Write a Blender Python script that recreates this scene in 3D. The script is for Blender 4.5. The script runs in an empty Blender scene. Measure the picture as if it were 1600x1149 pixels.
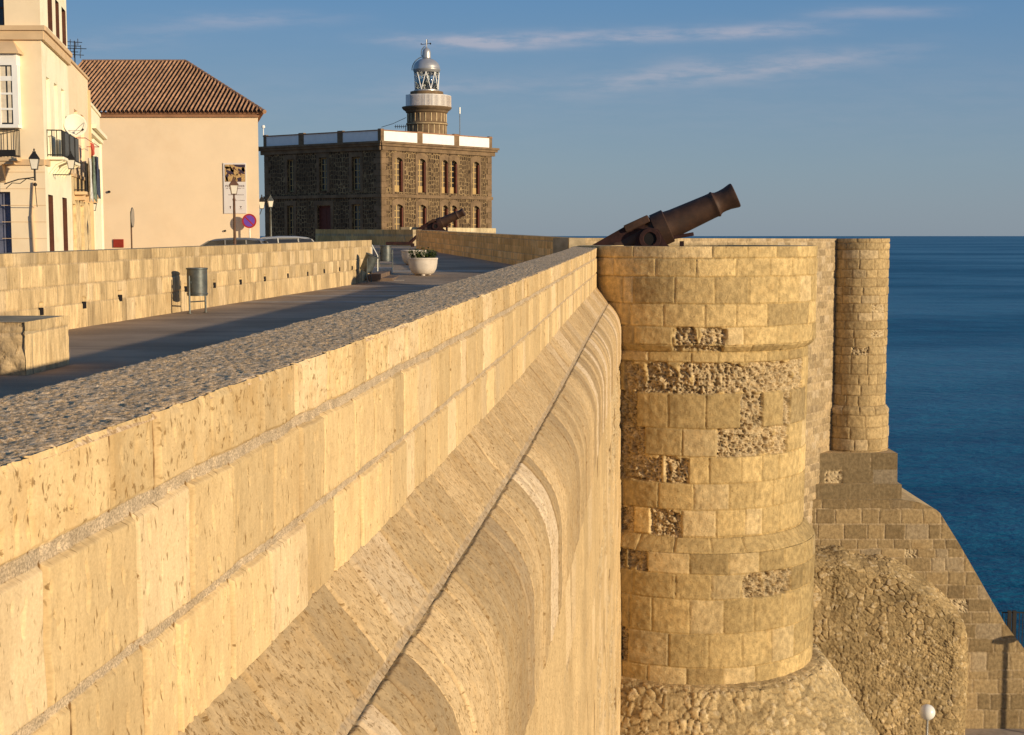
import bpy, math, random
import numpy as np
from mathutils import Vector, Matrix

# ------------------------------------------------------------------ camera, world, sun
scene = bpy.context.scene
COL = scene.collection
F = 2200.0
EYE = 1.6
PITCH = math.atan(206.5 / F)
cam_d = bpy.data.cameras.new('camera')
cam_d.sensor_width = 36.0
cam_d.lens = F / 1600.0 * 36.0
cam_d.clip_start = 0.05
cam_d.clip_end = 120000.0
cam = bpy.data.objects.new('camera', cam_d)
cam.location = (0, 0, EYE)
cam.rotation_euler = (math.pi / 2 - PITCH, 0, 0)
COL.objects.link(cam)
scene.camera = cam

SUN_AZ = math.radians(55.5)          # measured from straight behind the camera towards the right
SUN_EL = math.radians(10.0)
SUN = Vector((math.sin(SUN_AZ) * math.cos(SUN_EL), -math.cos(SUN_AZ) * math.cos(SUN_EL), math.sin(SUN_EL)))
sl = bpy.data.lights.new('sun', 'SUN')
sl.energy = 4.9
sl.angle = math.radians(0.5)
sl.color = (1.0, 0.82, 0.56)
so = bpy.data.objects.new('sun', sl)
so.rotation_euler = SUN.to_track_quat('Z', 'Y').to_euler()
so.location = (30, -20, 40)
COL.objects.link(so)

scene.view_settings.view_transform = 'Standard'
scene.view_settings.look = 'None'
scene.view_settings.exposure = 0.0
scene.view_settings.gamma = 1.0


class NT:
    """small helper round a node tree"""
    def __init__(s, tree):
        s.t = tree
        s.n = tree.nodes
        s.l = tree.links

    def new(s, kind, ins=None, **props):
        nd = s.n.new(kind)
        for k, v in props.items():
            setattr(nd, k, v)
        for k, v in (ins or {}).items():
            s.put(nd.inputs[k], v)
        return nd

    def put(s, sock, v):
        if isinstance(v, bpy.types.NodeSocket):
            s.l.new(v, sock)
        elif isinstance(v, bpy.types.Node):
            s.l.new(v.outputs[0], sock)
        else:
            if isinstance(v, (tuple, list)) and len(v) == 3 and sock.type == 'RGBA':
                v = (*v, 1)
            sock.default_value = v

    def math(s, op, a, b=None, clamp=False):
        nd = s.n.new('ShaderNodeMath')
        nd.operation = op
        nd.use_clamp = clamp
        s.put(nd.inputs[0], a)
        if b is not None:
            s.put(nd.inputs[1], b)
        return nd.outputs[0]

    def mix(s, f, a, b, blend='MIX'):
        nd = s.n.new('ShaderNodeMix')
        nd.data_type = 'RGBA'
        nd.blend_type = blend
        s.put(nd.inputs[0], f)
        s.put(nd.inputs[6], a)
        s.put(nd.inputs[7], b)
        return nd.outputs[2]

    def noise(s, vec, scale, detail=4, rough=0.55, dim='3D', dist=0.0):
        nd = s.n.new('ShaderNodeTexNoise')
        nd.inputs['Scale'].default_value = scale
        nd.inputs['Detail'].default_value = detail
        nd.inputs['Roughness'].default_value = rough
        nd.inputs['Distortion'].default_value = dist
        if vec is not None:
            s.l.new(vec, nd.inputs['Vector'])
        return nd.outputs[0]

    def ramp(s, f, lo, hi, a=0.0, b=1.0):
        nd = s.n.new('ShaderNodeMapRange')
        nd.interpolation_type = 'SMOOTHSTEP'
        s.put(nd.inputs[0], f)
        nd.inputs[1].default_value = lo
        nd.inputs[2].default_value = hi
        nd.inputs[3].default_value = a
        nd.inputs[4].default_value = b
        return nd.outputs[0]

    def scaled(s, vec, sc):
        nd = s.n.new('ShaderNodeMapping')
        s.l.new(vec, nd.inputs['Vector'])
        nd.inputs['Scale'].default_value = sc
        return nd.outputs[0]


world = bpy.data.worlds.new('World')
scene.world = world
world.use_nodes = True
w = NT(world.node_tree)
w.n.clear()
sky = w.new('ShaderNodeTexSky', sky_type='NISHITA')
sky.sun_disc = False
sky.sun_elevation = SUN_EL
sky.sun_rotation = math.radians(180) - SUN_AZ
sky.altitude = 0
sky.air_density = 1.0
sky.dust_density = 0.6
sky.ozone_density = 2.2
tc = w.new('ShaderNodeTexCoord')
sep = w.new('ShaderNodeSeparateXYZ', {0: tc.outputs['Generated']})
yy = w.math('MAXIMUM', sep.outputs['Y'], 0.05)
az = w.math('DIVIDE', sep.outputs['X'], yy)
el = w.math('DIVIDE', sep.outputs['Z'], yy)
cv = w.new('ShaderNodeCombineXYZ', {'X': az, 'Y': el})
WARP = w.noise(w.scaled(cv.outputs[0], (7, 30, 1)), 1.0, 4, 0.6)
fine = w.noise(w.scaled(cv.outputs[0], (22, 120, 1)), 1.0, 6, 0.62)


def streak(a0, e0, a1, e1, wid, amp, soft=0.05):
    """one wisp of cirrus: a soft band between two directions"""
    sl_ = (e1 - e0) / (a1 - a0)
    line = w.math('ADD', w.math('MULTIPLY', w.math('SUBTRACT', az, a0), sl_), e0)
    off = w.math('ADD', w.math('SUBTRACT', el, line), w.math('MULTIPLY', w.math('SUBTRACT', WARP, 0.5), wid * 2.2))
    g = w.math('DIVIDE', off, wid)
    g = w.math('POWER', 2.718, w.math('MULTIPLY', w.math('MULTIPLY', g, g), -1.0))
    m = w.math('MULTIPLY', w.ramp(az, a0 - soft, a0 + soft), w.ramp(az, a1 + soft, a1 - soft * 1.5))
    return w.math('MULTIPLY', w.math('MULTIPLY', g, m), amp)


tot = streak(-0.05, 0.133, 0.22, 0.144, 0.0050, 1.0, 0.04)
for a in [(0.06, 0.105, 0.27, 0.128, 0.0075, 0.85, 0.06), (0.21, 0.154, 0.31, 0.156, 0.004, 0.6, 0.04),
          (-0.23, 0.148, -0.12, 0.150, 0.005, 0.45, 0.05), (-0.09, 0.098, 0.02, 0.107, 0.006, 0.35, 0.04),
          (-0.10, 0.137, 0.0, 0.134, 0.0035, 0.7, 0.03), (-0.33, 0.128, -0.2, 0.146, 0.008, 0.3, 0.06),
          (-0.5, 0.1, 0.6, 0.09, 0.03, 0.10, 0.2)]:
    tot = w.math('ADD', tot, streak(*a))
cl = w.math('MULTIPLY', tot, w.ramp(fine, 0.30, 0.68, 0.15, 1.0), clamp=True)
front = w.ramp(sep.outputs['Y'], 0.1, 0.3)
cl = w.math('MULTIPLY', w.math('MULTIPLY', cl, front), 0.42)
gr = w.new('ShaderNodeValToRGB', {0: w.math('MULTIPLY', w.math('ABSOLUTE', sep.outputs['Z']), 2.5)})
cr = gr.color_ramp
cr.elements[0].position = 0.0; cr.elements[0].color = (2.3, 2.95, 3.7, 1)
cr.elements[1].position = 1.0; cr.elements[1].color = (0.50, 1.40, 3.2, 1)
e = cr.elements.new(0.12); e.color = (2.0, 2.9, 3.9, 1)
e = cr.elements.new(0.40); e.color = (1.0, 2.3, 4.3, 1)
skyb = w.mix(0.8, sky.outputs[0], gr.outputs[0])
skyc = w.mix(cl, skyb, (6.0, 5.1, 5.2))
bg = w.new('ShaderNodeBackground', {'Color': skyc, 'Strength': 0.11})
w.new('ShaderNodeOutputWorld', {'Surface': bg.outputs[0]})


# ------------------------------------------------------------------ projection helpers (1600 x 1149 photo pixels -> places)
def ray(x, y):
    dx, dy = x - 800.0, 574.5 - y
    return Vector((dx, F * math.cos(PITCH) + dy * math.sin(PITCH), -F * math.sin(PITCH) + dy * math.cos(PITCH)))


def P(x, y, d):
    r = ray(x, y)
    return Vector((r.x / r.y * d, d, EYE + r.z / r.y * d))


def XY(x, d, y=368):
    p = P(x, y, d)
    return (p.x, d)


def Zat(x, y, d):
    return P(x, y, d).z


# ------------------------------------------------------------------ noise in numpy
def h3(i, j, k, seed=0):
    i = i.astype(np.int64); j = j.astype(np.int64); k = k.astype(np.int64)
    n = (i * 374761393 + j * 668265263 + k * 2147483647 + seed * 974634777) & 0xFFFFFFFF
    n = ((n ^ (n >> 13)) * 1274126177) & 0xFFFFFFFF
    n = ((n ^ (n >> 16)) * 2246822519) & 0xFFFFFFFF
    n = n ^ (n >> 15)
    return (n & 0xFFFFFF) / float(0xFFFFFF)


def vn(x, y, seed=0):
    x = np.asarray(x, float); y = np.asarray(y, float)
    x, y = np.broadcast_arrays(x, y)
    i = np.floor(x); j = np.floor(y)
    fx = x - i; fy = y - j
    fx = fx * fx * (3 - 2 * fx); fy = fy * fy * (3 - 2 * fy)
    z = np.zeros_like(i)
    a = h3(i, j, z, seed); b = h3(i + 1, j, z, seed); c = h3(i, j + 1, z, seed); d = h3(i + 1, j + 1, z, seed)
    return (a * (1 - fx) + b * fx) * (1 - fy) + (c * (1 - fx) + d * fx) * fy - 0.5


def fbm(x, y, seed=0, octv=4, gain=0.5):
    t = 0; a = 1.0
    for o in range(octv):
        t = t + a * vn(x * 2 ** o + 17.3 * o, y * 2 ** o - 9.1 * o, seed + o)
        a *= gain
    return t


def worley(x, y, seed=0, jit=0.9):
    i = np.floor(x); j = np.floor(y)
    f1 = np.full(x.shape, 9.0); f2 = np.full(x.shape, 9.0); idv = np.zeros(x.shape)
    z = np.zeros_like(i)
    for di in (-1, 0, 1):
        for dj in (-1, 0, 1):
            a = i + di; b = j + dj
            px = a + 0.5 + jit * (h3(a, b, z, seed) - 0.5); py = b + 0.5 + jit * (h3(a, b, z + 1, seed) - 0.5)
            d = np.hypot(px - x, py - y)
            near = d < f1
            f2 = np.where(near, f1, np.minimum(f2, d))
            idv = np.where(near, h3(a, b, z + 2, seed), idv)
            f1 = np.where(near, d, f1)
    return f1, f2, idv


def sst(x, a, b):
    t = np.clip((x - a) / (b - a), 0, 1)
    return t * t * (3 - 2 * t)


def lerp(a, b, t):
    return a * (1 - t) + b * t


# ------------------------------------------------------------------ object helpers
def tag(o, label=None, cat=None, group=None, kind=None):
    if label: o['label'] = label
    if cat: o['category'] = cat
    if group: o['group'] = group
    if kind: o['kind'] = kind
    return o


def empty(name, loc=(0, 0, 0), rotz=0.0, label=None, cat=None, group=None):
    o = bpy.data.objects.new(name, None)
    o.empty_display_size = 0.3
    o.location = loc
    o.rotation_euler = (0, 0, rotz)
    COL.objects.link(o)
    return tag(o, label, cat, group)


def link_mesh(name, me, mats, parent=None, smooth=False):
    o = bpy.data.objects.new(name, me)
    for m in (mats if isinstance(mats, (list, tuple)) else [mats]):
        me.materials.append(m)
    COL.objects.link(o)
    if parent:
        o.parent = parent
    if smooth:
        me.shade_smooth()
    return o


class MB:
    """collects vertices and faces, builds ONE mesh object"""
    def __init__(s, M=None):
        s.v = []; s.f = []; s.mi = []; s.M = M

    def add(s, vs, fs, mi=0):
        b = len(s.v)
        for p in vs:
            p = Vector(p)
            s.v.append(tuple(s.M @ p if s.M else p))
        for f in fs:
            s.f.append([b + i for i in f]); s.mi.append(mi)
        return s

    def box(s, x0, x1, y0, y1, z0, z1, mi=0, T=None, bev=0.0):
        if bev > 0:
            e = bev
            vs = []
            for z, k in ((z0, e), (z0 + e, 0), (z1 - e, 0), (z1, e)):
                for (x, y) in ((x0 + e, y0 + k), (x1 - e, y0 + k), (x1 - k, y0 + e), (x1 - k, y1 - e),
                               (x1 - e, y1 - k), (x0 + e, y1 - k), (x0 + k, y1 - e), (x0 + k, y0 + e)):
                    vs.append((x, y, z))
            fs = [tuple(reversed(range(8))), tuple(range(24, 32))]
            for r in range(3):
                for i in range(8):
                    fs.append((r * 8 + i, r * 8 + (i + 1) % 8, (r + 1) * 8 + (i + 1) % 8, (r + 1) * 8 + i))
        else:
            vs = [(x0, y0, z0), (x1, y0, z0), (x1, y1, z0), (x0, y1, z0), (x0, y0, z1), (x1, y0, z1), (x1, y1, z1), (x0, y1, z1)]
            fs = [(3, 2, 1, 0), (4, 5, 6, 7), (0, 1, 5, 4), (1, 2, 6, 5), (2, 3, 7, 6), (3, 0, 4, 7)]
        if T is not None:
            vs = [T @ Vector(p) for p in vs]
        return s.add(vs, fs, mi)

    def tube(s, a, b, r0, r1=None, n=10, mi=0, caps=True):
        a = Vector(a); b = Vector(b)
        r1 = r0 if r1 is None else r1
        q = (b - a).to_track_quat('Z', 'Y').to_matrix()
        vs = []
        for p, r in ((a, r0), (b, r1)):
            for i in range(n):
                t = 2 * math.pi * i / n
                vs.append(p + q @ Vector((r * math.cos(t), r * math.sin(t), 0)))
        fs = [(i, (i + 1) % n, n + (i + 1) % n, n + i) for i in range(n)]
        if caps:
            fs += [tuple(reversed(range(n))), tuple(range(n, 2 * n))]
        return s.add(vs, fs, mi)

    def path(s, pts, r, n=6, mi=0):
        for a, b in zip(pts[:-1], pts[1:]):
            s.tube(a, b, r, r, n, mi)
        return s

    def lathe(s, prof, n=32, T=None, mi=0, cap0=True, cap1=True, a0=0.0, a1=2 * math.pi):
        """prof: (radius, height) list round local Z"""
        full = abs(a1 - a0 - 2 * math.pi) < 1e-6
        m = n if full else n + 1
        vs = []
        for (r, z) in prof:
            for i in range(m):
                t = a0 + (a1 - a0) * i / n
                p = Vector((r * math.cos(t), r * math.sin(t), z))
                vs.append(T @ p if T is not None else p)
        fs = []
        for k in range(len(prof) - 1):
            for i in range(n):
                j = (i + 1) % m
                fs.append((k * m + i, k * m + j, (k + 1) * m + j, (k + 1) * m + i))
        if full and cap0 and prof[0][0] > 1e-6 and prof[-1][0] > 1e-6: fs.append(tuple(reversed(range(m))))
        if full and cap1 and prof[-1][0] > 1e-6 and prof[0][0] > 1e-6: fs.append(tuple(range((len(prof) - 1) * m, len(prof) * m)))
        return s.add(vs, fs, mi)

    def prism(s, poly, z0, z1, mi=0, T=None):
        n = len(poly)
        vs = [(p[0], p[1], z0) for p in poly] + [(p[0], p[1], z1) for p in poly]
        if T is not None: vs = [T @ Vector(p) for p in vs]
        fs = [tuple(reversed(range(n))), tuple(range(n, 2 * n))] + [(i, (i + 1) % n, n + (i + 1) % n, n + i) for i in range(n)]
        return s.add(vs, fs, mi)

    def build(s, name, mats, parent=None, smooth=False, flat_angle=None):
        me = bpy.data.meshes.new(name)
        me.from_pydata(s.v, [], s.f)
        me.polygons.foreach_set('material_index', s.mi)
        me.update()
        import bmesh
        bm = bmesh.new(); bm.from_mesh(me)
        bmesh.ops.recalc_face_normals(bm, faces=bm.faces)
        bm.to_mesh(me); bm.free()
        o = link_mesh(name, me, mats, parent)
        if smooth:
            me.shade_smooth()
            try:
                me.set_sharp_from_angle(angle=math.radians(flat_angle or 40))
            except Exception:
                pass
        return o


def grid_mesh(name, PT, mats, parent=None, col=None, uv=None, flip=False, smooth=True, aux=None, mask=None):
    """PT (nv, nu, 3) grid of points -> one mesh; col (nv, nu, 3) base colours; uv (nv, nu, 2) metres"""
    nv, nu = PT.shape[:2]
    idx = np.arange(nv * nu).reshape(nv, nu)
    a = idx[:-1, :-1]; b = idx[:-1, 1:]; c = idx[1:, 1:]; d = idx[1:, :-1]
    q = np.stack([a, b, c, d] if flip else [a, d, c, b], -1).reshape(-1, 4)
    if mask is not None:
        q = q[mask.reshape(-1)]
    me = bpy.data.meshes.new(name)
    me.vertices.add(nv * nu)
    me.vertices.foreach_set('co', PT.reshape(-1).astype(np.float32))
    me.loops.add(q.size)
    me.loops.foreach_set('vertex_index', q.reshape(-1).astype(np.int32))
    me.polygons.add(len(q))
    me.polygons.foreach_set('loop_start', np.arange(0, q.size, 4, dtype=np.int32))
    me.polygons.foreach_set('loop_total', np.full(len(q), 4, dtype=np.int32))
    if col is not None:
        ca = me.color_attributes.new('Col', 'FLOAT_COLOR', 'POINT')
        c4 = np.zeros((nv * nu, 4), np.float32)
        c4[:, :3] = col.reshape(-1, 3)
        if aux is not None: c4[:, 3] = aux.reshape(-1)
        ca.data.foreach_set('color', c4.reshape(-1))
    if uv is not None:
        ul = me.uv_layers.new(name='UV')
        u2 = uv.reshape(-1, 2)[q.reshape(-1)]
        ul.data.foreach_set('uv', u2.reshape(-1).astype(np.float32))
    me.update(calc_edges=True)
    o = link_mesh(name, me, mats, parent)
    if smooth: me.shade_smooth()
    return o


def grid_normals(PT, ref):
    du = np.gradient(PT, axis=1); dv = np.gradient(PT, axis=0)
    n = np.cross(du, dv)
    n /= np.linalg.norm(n, axis=2, keepdims=True) + 1e-12
    s = np.sign(np.sum(n * ref, axis=2, keepdims=True)); s[s == 0] = 1
    return n * s


# ------------------------------------------------------------------ materials
def mat_new(name, rough=0.9, spec=0.2):
    m = bpy.data.materials.new(name)
    m.use_nodes = True
    t = NT(m.node_tree)
    b = t.n['Principled BSDF']
    b.inputs['Roughness'].default_value = rough
    b.inputs['Specular IOR Level'].default_value = spec
    return m, t, b


def obj_coords(t):
    return t.new('ShaderNodeTexCoord').outputs['Object']


def simple(name, col, rough=0.8, var=0.18, scale=3.0, metal=0.0, bump=0.0, bscale=40, spec=0.3, dirt=None, dirt_amt=0.5, dscale=2.0):
    m, t, b = mat_new(name, rough, spec)
    co = obj_coords(t)
    n = t.noise(co, scale, 5, 0.6)
    lo = tuple(c * (1 - var) for c in col); hi = tuple(min(1, c * (1 + var)) for c in col)
    c = t.mix(t.ramp(n, 0.3, 0.7), lo, hi)
    if dirt:
        n2 = t.noise(co, dscale, 6, 0.65)
        c = t.mix(t.ramp(n2, 0.5, 0.72, 0, dirt_amt), c, dirt)
    t.put(b.inputs['Base Color'], c)
    b.inputs['Metallic'].default_value = metal
    if bump:
        bn = t.new('ShaderNodeBump', {'Height': t.noise(co, bscale, 4, 0.6), 'Strength': bump, 'Distance': 0.01})
        t.put(b.inputs['Normal'], bn)
    return m


def stone_mat(name, streak_u=26, streak_v=2.2, pit=0.5, grain=0.35, bump=0.5, dist=0.006, fine=90, pitcol=(0.20, 0.11, 0.035), pit_lo=0.60, pit_u=34, pit_v=11):
    """limestone: the block colour comes from the mesh, bedding streaks, pits and grain from noise in metres"""
    m, t, b = mat_new(name, 0.93, 0.12)
    at = t.new('ShaderNodeAttribute', attribute_name='Col')
    uv = t.new('ShaderNodeUVMap', uv_map='UV').outputs[0]
    s1 = t.noise(t.scaled(uv, (streak_u, streak_v, 1)), 1.0, 5, 0.62)
    g1 = t.noise(uv, fine, 3, 0.6)
    pn = t.noise(t.scaled(uv, (pit_u, pit_v, 1)), 1.0, 3, 0.55, dist=0.6)
    big = t.noise(uv, 1.4, 4, 0.6)
    mortar = t.math('SUBTRACT', at.outputs['Alpha'], 1.0, clamp=True)
    f = t.ramp(s1, 0.28, 0.75, 1 - grain * 0.55, 1 + grain * 0.5)
    f = t.math('ADD', t.math('MULTIPLY', f, t.math('SUBTRACT', 1.0, mortar)), t.math('MULTIPLY', t.ramp(t.noise(uv, 120, 3, 0.7), 0.32, 0.68, 0.62, 1.35), mortar))
    c = t.mix(1.0, at.outputs['Color'], t.new('ShaderNodeCombineColor', {0: f, 1: f, 2: f}).outputs[0], 'MULTIPLY')
    f2 = t.ramp(g1, 0.25, 0.8, 0.9, 1.1)
    c = t.mix(1.0, c, t.new('ShaderNodeCombineColor', {0: f2, 1: f2, 2: f2}).outputs[0], 'MULTIPLY')
    c = t.mix(t.ramp(big, 0.48, 0.75, 0, 0.30), c, t.mix(1.0, c, (0.62, 0.50, 0.36), 'MULTIPLY'), 'MIX')
    pm = t.math('MULTIPLY', t.ramp(pn, pit_lo, pit_lo + 0.09), pit)
    iso = t.noise(uv, 26, 4, 0.62, dist=0.4)
    iso2 = t.noise(uv, 7, 4, 0.6)
    mortar = t.math('SUBTRACT', at.outputs['Alpha'], 1.0, clamp=True)
    c = t.mix(t.math('MULTIPLY', t.math('MULTIPLY', t.ramp(iso2, 0.42, 0.66), t.math('SUBTRACT', 1.0, mortar)), t.math('MULTIPLY', at.outputs['Alpha'], 0.34)), c, (0.42, 0.24, 0.075))
    im = t.math('MULTIPLY', t.math('MULTIPLY', t.ramp(iso, 0.57, 0.66), at.outputs['Alpha']), 0.75, clamp=True)
    pm = t.math('MULTIPLY', t.math('MAXIMUM', pm, im), t.math('SUBTRACT', 1.0, mortar))
    c = t.mix(pm, c, pitcol)
    t.put(b.inputs['Base Color'], c)
    hgt = t.math('ADD', t.math('MULTIPLY', s1, 0.8), t.math('MULTIPLY', g1, 0.6))
    hgt = t.math('SUBTRACT', hgt, t.math('MULTIPLY', pm, 0.9))
    hgt = t.math('ADD', hgt, t.math('MULTIPLY', mortar, t.math('MULTIPLY', t.noise(uv, 80, 2, 0.6), 2.0)))
    bn = t.new('ShaderNodeBump', {'Height': hgt, 'Strength': bump, 'Distance': dist})
    t.put(b.inputs['Normal'], bn)
    return m


M_PARAPET = stone_mat('limestone_parapet', pit=0.8, dist=0.005, grain=0.16, streak_u=24, streak_v=5, bump=0.35, pit_u=50, pit_v=16, pit_lo=0.61)
M_LEDGE = stone_mat('limestone_ledge', streak_u=15, streak_v=8, pit=0.8, pit_lo=0.57, pit_u=45, pit_v=30, bump=0.5, grain=0.24)
M_TOWER = stone_mat('limestone_tower', streak_u=7, streak_v=5, pit=0.35, grain=0.5, fine=28, pit_u=16, pit_v=10, bump=0.8, dist=0.02)
M_RUBBLE = stone_mat('rubble_stone', streak_u=6, streak_v=6, pit=0.35, grain=0.5, fine=22, pit_u=14, pit_v=14, bump=0.9, dist=0.03)
M_LEFTWALL = stone_mat('limestone_block_wall', streak_u=12, streak_v=1.6, pit=0.4, grain=0.5, fine=40, pit_u=16, pit_v=4, bump=0.5, dist=0.01)

m, t, b = mat_new('coping_stone_top', 0.95, 0.08)
at = t.new('ShaderNodeAttribute', attribute_name='Col')
uv = t.new('ShaderNodeUVMap', uv_map='UV').outputs[0]
n1 = t.noise(uv, 75, 4, 0.7); n2 = t.noise(uv, 16, 3, 0.6)
c = t.mix(t.ramp(n1, 0.35, 0.65, 0, 1), (0.42, 0.26, 0.12), at.outputs['Color'])
c = t.mix(t.ramp(n2, 0.50, 0.66, 0, 0.55), c, (0.88, 0.68, 0.46))
t.put(b.inputs['Base Color'], c)
t.put(b.inputs['Normal'], t.new('ShaderNodeBump', {'Height': n1, 'Strength': 0.8, 'Distance': 0.012}))
M_COPING = m

M_IRON = simple('rusted_cannon_iron', (0.062, 0.030, 0.017), 0.62, 0.30, 3.5, 0.25, 0.4, 60, 0.4, (0.04, 0.024, 0.018), 0.7, 2.0)
M_IRON2 = simple('rusted_carriage_iron', (0.036, 0.013, 0.011), 0.7, 0.35, 5, 0.2, 0.5, 60, 0.3, (0.018, 0.011, 0.012), 0.8, 3.0)
M_HOLE_SHADE = simple('hole_shade_black', (0.01, 0.008, 0.008), 0.9)  # near-black colour that paints the shade inside holes and the gun bore
M_BLACKIRON = simple('black_wrought_iron', (0.02, 0.018, 0.017), 0.55, 0.2)
M_BIN = simple('weathered_grey_steel', (0.11, 0.12, 0.115), 0.5, 0.25, 6, 0.5, 0.2, 30, 0.5, (0.16, 0.10, 0.06), 0.5, 8)
M_STEEL = simple('galvanised_steel', (0.42, 0.41, 0.38), 0.4, 0.12, 6, 0.7)
M_LAMPGLASS = simple('milky_lamp_glass', (0.72, 0.66, 0.55), 0.35, 0.06, 6)
M_GLOBE = simple('white_globe_plastic', (0.82, 0.79, 0.72), 0.3, 0.03, 2, 0, 0, 40, 0.5)
M_PLASTER_PEACH = simple('peach_plaster', (0.90, 0.70, 0.47), 0.92, 0.035, 0.6, 0, 0.25, 8, 0.1, (0.82, 0.60, 0.37), 0.5, 0.35)
M_PLASTER_FRONT = simple('pale_peach_plaster', (0.92, 0.74, 0.50), 0.92, 0.04, 0.8, 0, 0.2, 10, 0.1, (0.80, 0.57, 0.32), 0.35, 0.6)
M_PLASTER_CREAM = simple('cream_plaster', (0.92, 0.84, 0.62), 0.92, 0.05, 1.0, 0, 0.3, 10, 0.1, (0.74, 0.56, 0.30), 0.4, 1.2)
M_PLASTER_OLD = simple('worn_ochre_plaster', (0.74, 0.57, 0.32), 0.95, 0.2, 3.0, 0, 0.5, 12, 0.1, (0.40, 0.24, 0.10), 0.7, 2.0)
M_TRIM = simple('tan_moulding', (0.68, 0.48, 0.28), 0.9, 0.08, 1.5)
M_WHITE = simple('white_paint', (0.88, 0.85, 0.80), 0.5, 0.04, 2)
M_DULLPANE = simple('dull_brown_window_pane', (0.15, 0.11, 0.07), 0.5, 0.2, 3)  # plain opaque grey-brown pane colour
M_CURTAIN = simple('pale_curtain', (0.70, 0.60, 0.46), 0.9, 0.15, 5)
M_DARKWOOD = simple('dark_brown_wood', (0.10, 0.035, 0.02), 0.7, 0.2, 5)
M_SHUTTER = simple('blue_grey_door_paint', (0.13, 0.14, 0.20), 0.6, 0.15, 4)
M_GREYWALL = simple('warm_grey_batten_paint', (0.62, 0.53, 0.46), 0.8, 0.05, 2)  # even warm grey, used on the gallery battens
M_DOME = simple('grey_painted_dome', (0.50, 0.48, 0.46), 0.38, 0.08, 2, 0.55, 0, 40, 0.5)
M_STONE_DARK = simple('brown_dressed_stone', (0.20, 0.132, 0.075), 0.9, 0.25, 1.2, 0, 0.6, 6, 0.15, (0.15, 0.10, 0.065), 0.6, 0.8)
M_TRIM_RED = simple('brick_red_coping', (0.34, 0.17, 0.09), 0.85, 0.15, 2)
M_SASH = simple('ochre_window_paint', (0.45, 0.30, 0.12), 0.6, 0.1, 4)
M_SHUTRED = simple('dark_red_shutter_paint', (0.13, 0.036, 0.022), 0.6, 0.15, 4)
M_CONCRETE = simple('pale_cast_concrete', (0.62, 0.54, 0.45), 0.9, 0.1, 3, 0, 0.3, 30, 0.15, (0.40, 0.33, 0.26), 0.4, 4)
M_SOIL = simple('planter_soil', (0.05, 0.035, 0.02), 1.0)
M_RED = simple('red_sign_enamel', (0.42, 0.03, 0.03), 0.45, 0.08, 4)
M_BLUE = simple('blue_sign_enamel', (0.17, 0.07, 0.42), 0.45, 0.08, 4)
M_MAROON = simple('maroon_plate_paint', (0.30, 0.035, 0.02), 0.6, 0.15, 4)
M_BROWNPOLE = simple('brown_painted_pole', (0.12, 0.06, 0.035), 0.6, 0.2, 5)
M_CARSILVER = simple('silver_car_paint', (0.30, 0.28, 0.25), 0.28, 0.02, 1, 0.5, 0, 40, 0.6)
M_CARWHITE = simple('pale_car_paint', (0.48, 0.46, 0.42), 0.28, 0.02, 1, 0.2, 0, 40, 0.6)
M_TYRE = simple('tyre_rubber', (0.02, 0.02, 0.02), 0.9)
M_WINDOWGLASS, t, b = mat_new('dark_window_glass', 0.08, 0.6)
t.put(b.inputs['Base Color'], (0.03, 0.03, 0.032))
M_PAPER = simple('poster_paper', (0.76, 0.70, 0.66), 0.8, 0.03, 2)
M_INK = simple('poster_ink', (0.09, 0.035, 0.03), 0.8, 0.4, 12)
M_INKB = simple('poster_dark_ink', (0.05, 0.035, 0.06), 0.8, 0.3, 12)
M_INKY = simple('poster_ochre_ink', (0.52, 0.33, 0.14), 0.8, 0.4, 20)
M_CLOTHW = simple('white_cloth', (0.62, 0.60, 0.55), 0.95, 0.2, 8)
M_CLOTHR = simple('red_cloth', (0.55, 0.10, 0.07), 0.95, 0.25, 12)
M_CLOTHD = simple('dark_blue_cloth', (0.05, 0.06, 0.10), 0.95, 0.3, 12)
M_CLOTHG = simple('grey_green_cloth', (0.16, 0.20, 0.15), 0.95, 0.3, 12)
M_DISH = simple('cream_dish_paint', (0.78, 0.72, 0.60), 0.6, 0.04, 3)

m, t, b = mat_new('lantern_room_glass', 0.04, 0.5)
b.inputs['Transmission Weight'].default_value = 1.0
b.inputs['Base Color'].default_value = (0.9, 0.95, 0.97, 1)
M_GLASS = m

# roof tiles: colour from mesh
m, t, b = mat_new('clay_roof_tiles', 0.9, 0.1)
at = t.new('ShaderNodeAttribute', attribute_name='Col')
co = obj_coords(t)
f = t.ramp(t.noise(co, 7, 5, 0.65), 0.25, 0.75, 0.7, 1.25)
c = t.mix(1.0, at.outputs['Color'], t.new('ShaderNodeCombineColor', {0: f, 1: f, 2: f}).outputs[0], 'MULTIPLY')
t.put(b.inputs['Base Color'], c)
M_TILES = m

# dark volcanic rubble set in pale pointing (lighthouse walls)
m, t, b = mat_new('basalt_blocks_in_pale_pointing', 0.9, 0.12)
uv = t.new('ShaderNodeUVMap', uv_map='UV').outputs[0]
vv = t.scaled(uv, (3.3, 2.4, 1))
vo = t.new('ShaderNodeTexVoronoi', {'Vector': vv, 'Scale': 1.0, 'Randomness': 0.5}, feature='DISTANCE_TO_EDGE')
vc = t.new('ShaderNodeTexVoronoi', {'Vector': vv, 'Scale': 1.0, 'Randomness': 0.5}, feature='F1')
edge = t.ramp(vo.outputs['Distance'], 0.05, 0.13, 1, 0)
n1 = t.noise(uv, 0.45, 5, 0.6); n2 = t.noise(uv, 9, 4, 0.6)
sc = t.new('ShaderNodeSeparateColor', {0: vc.outputs['Color']})
stone = t.mix(sc.outputs[0], (0.050, 0.032, 0.020), (0.145, 0.095, 0.052))
stone = t.mix(t.ramp(n2, 0.3, 0.7, 0, 0.35), stone, (0.05, 0.035, 0.025))
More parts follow.
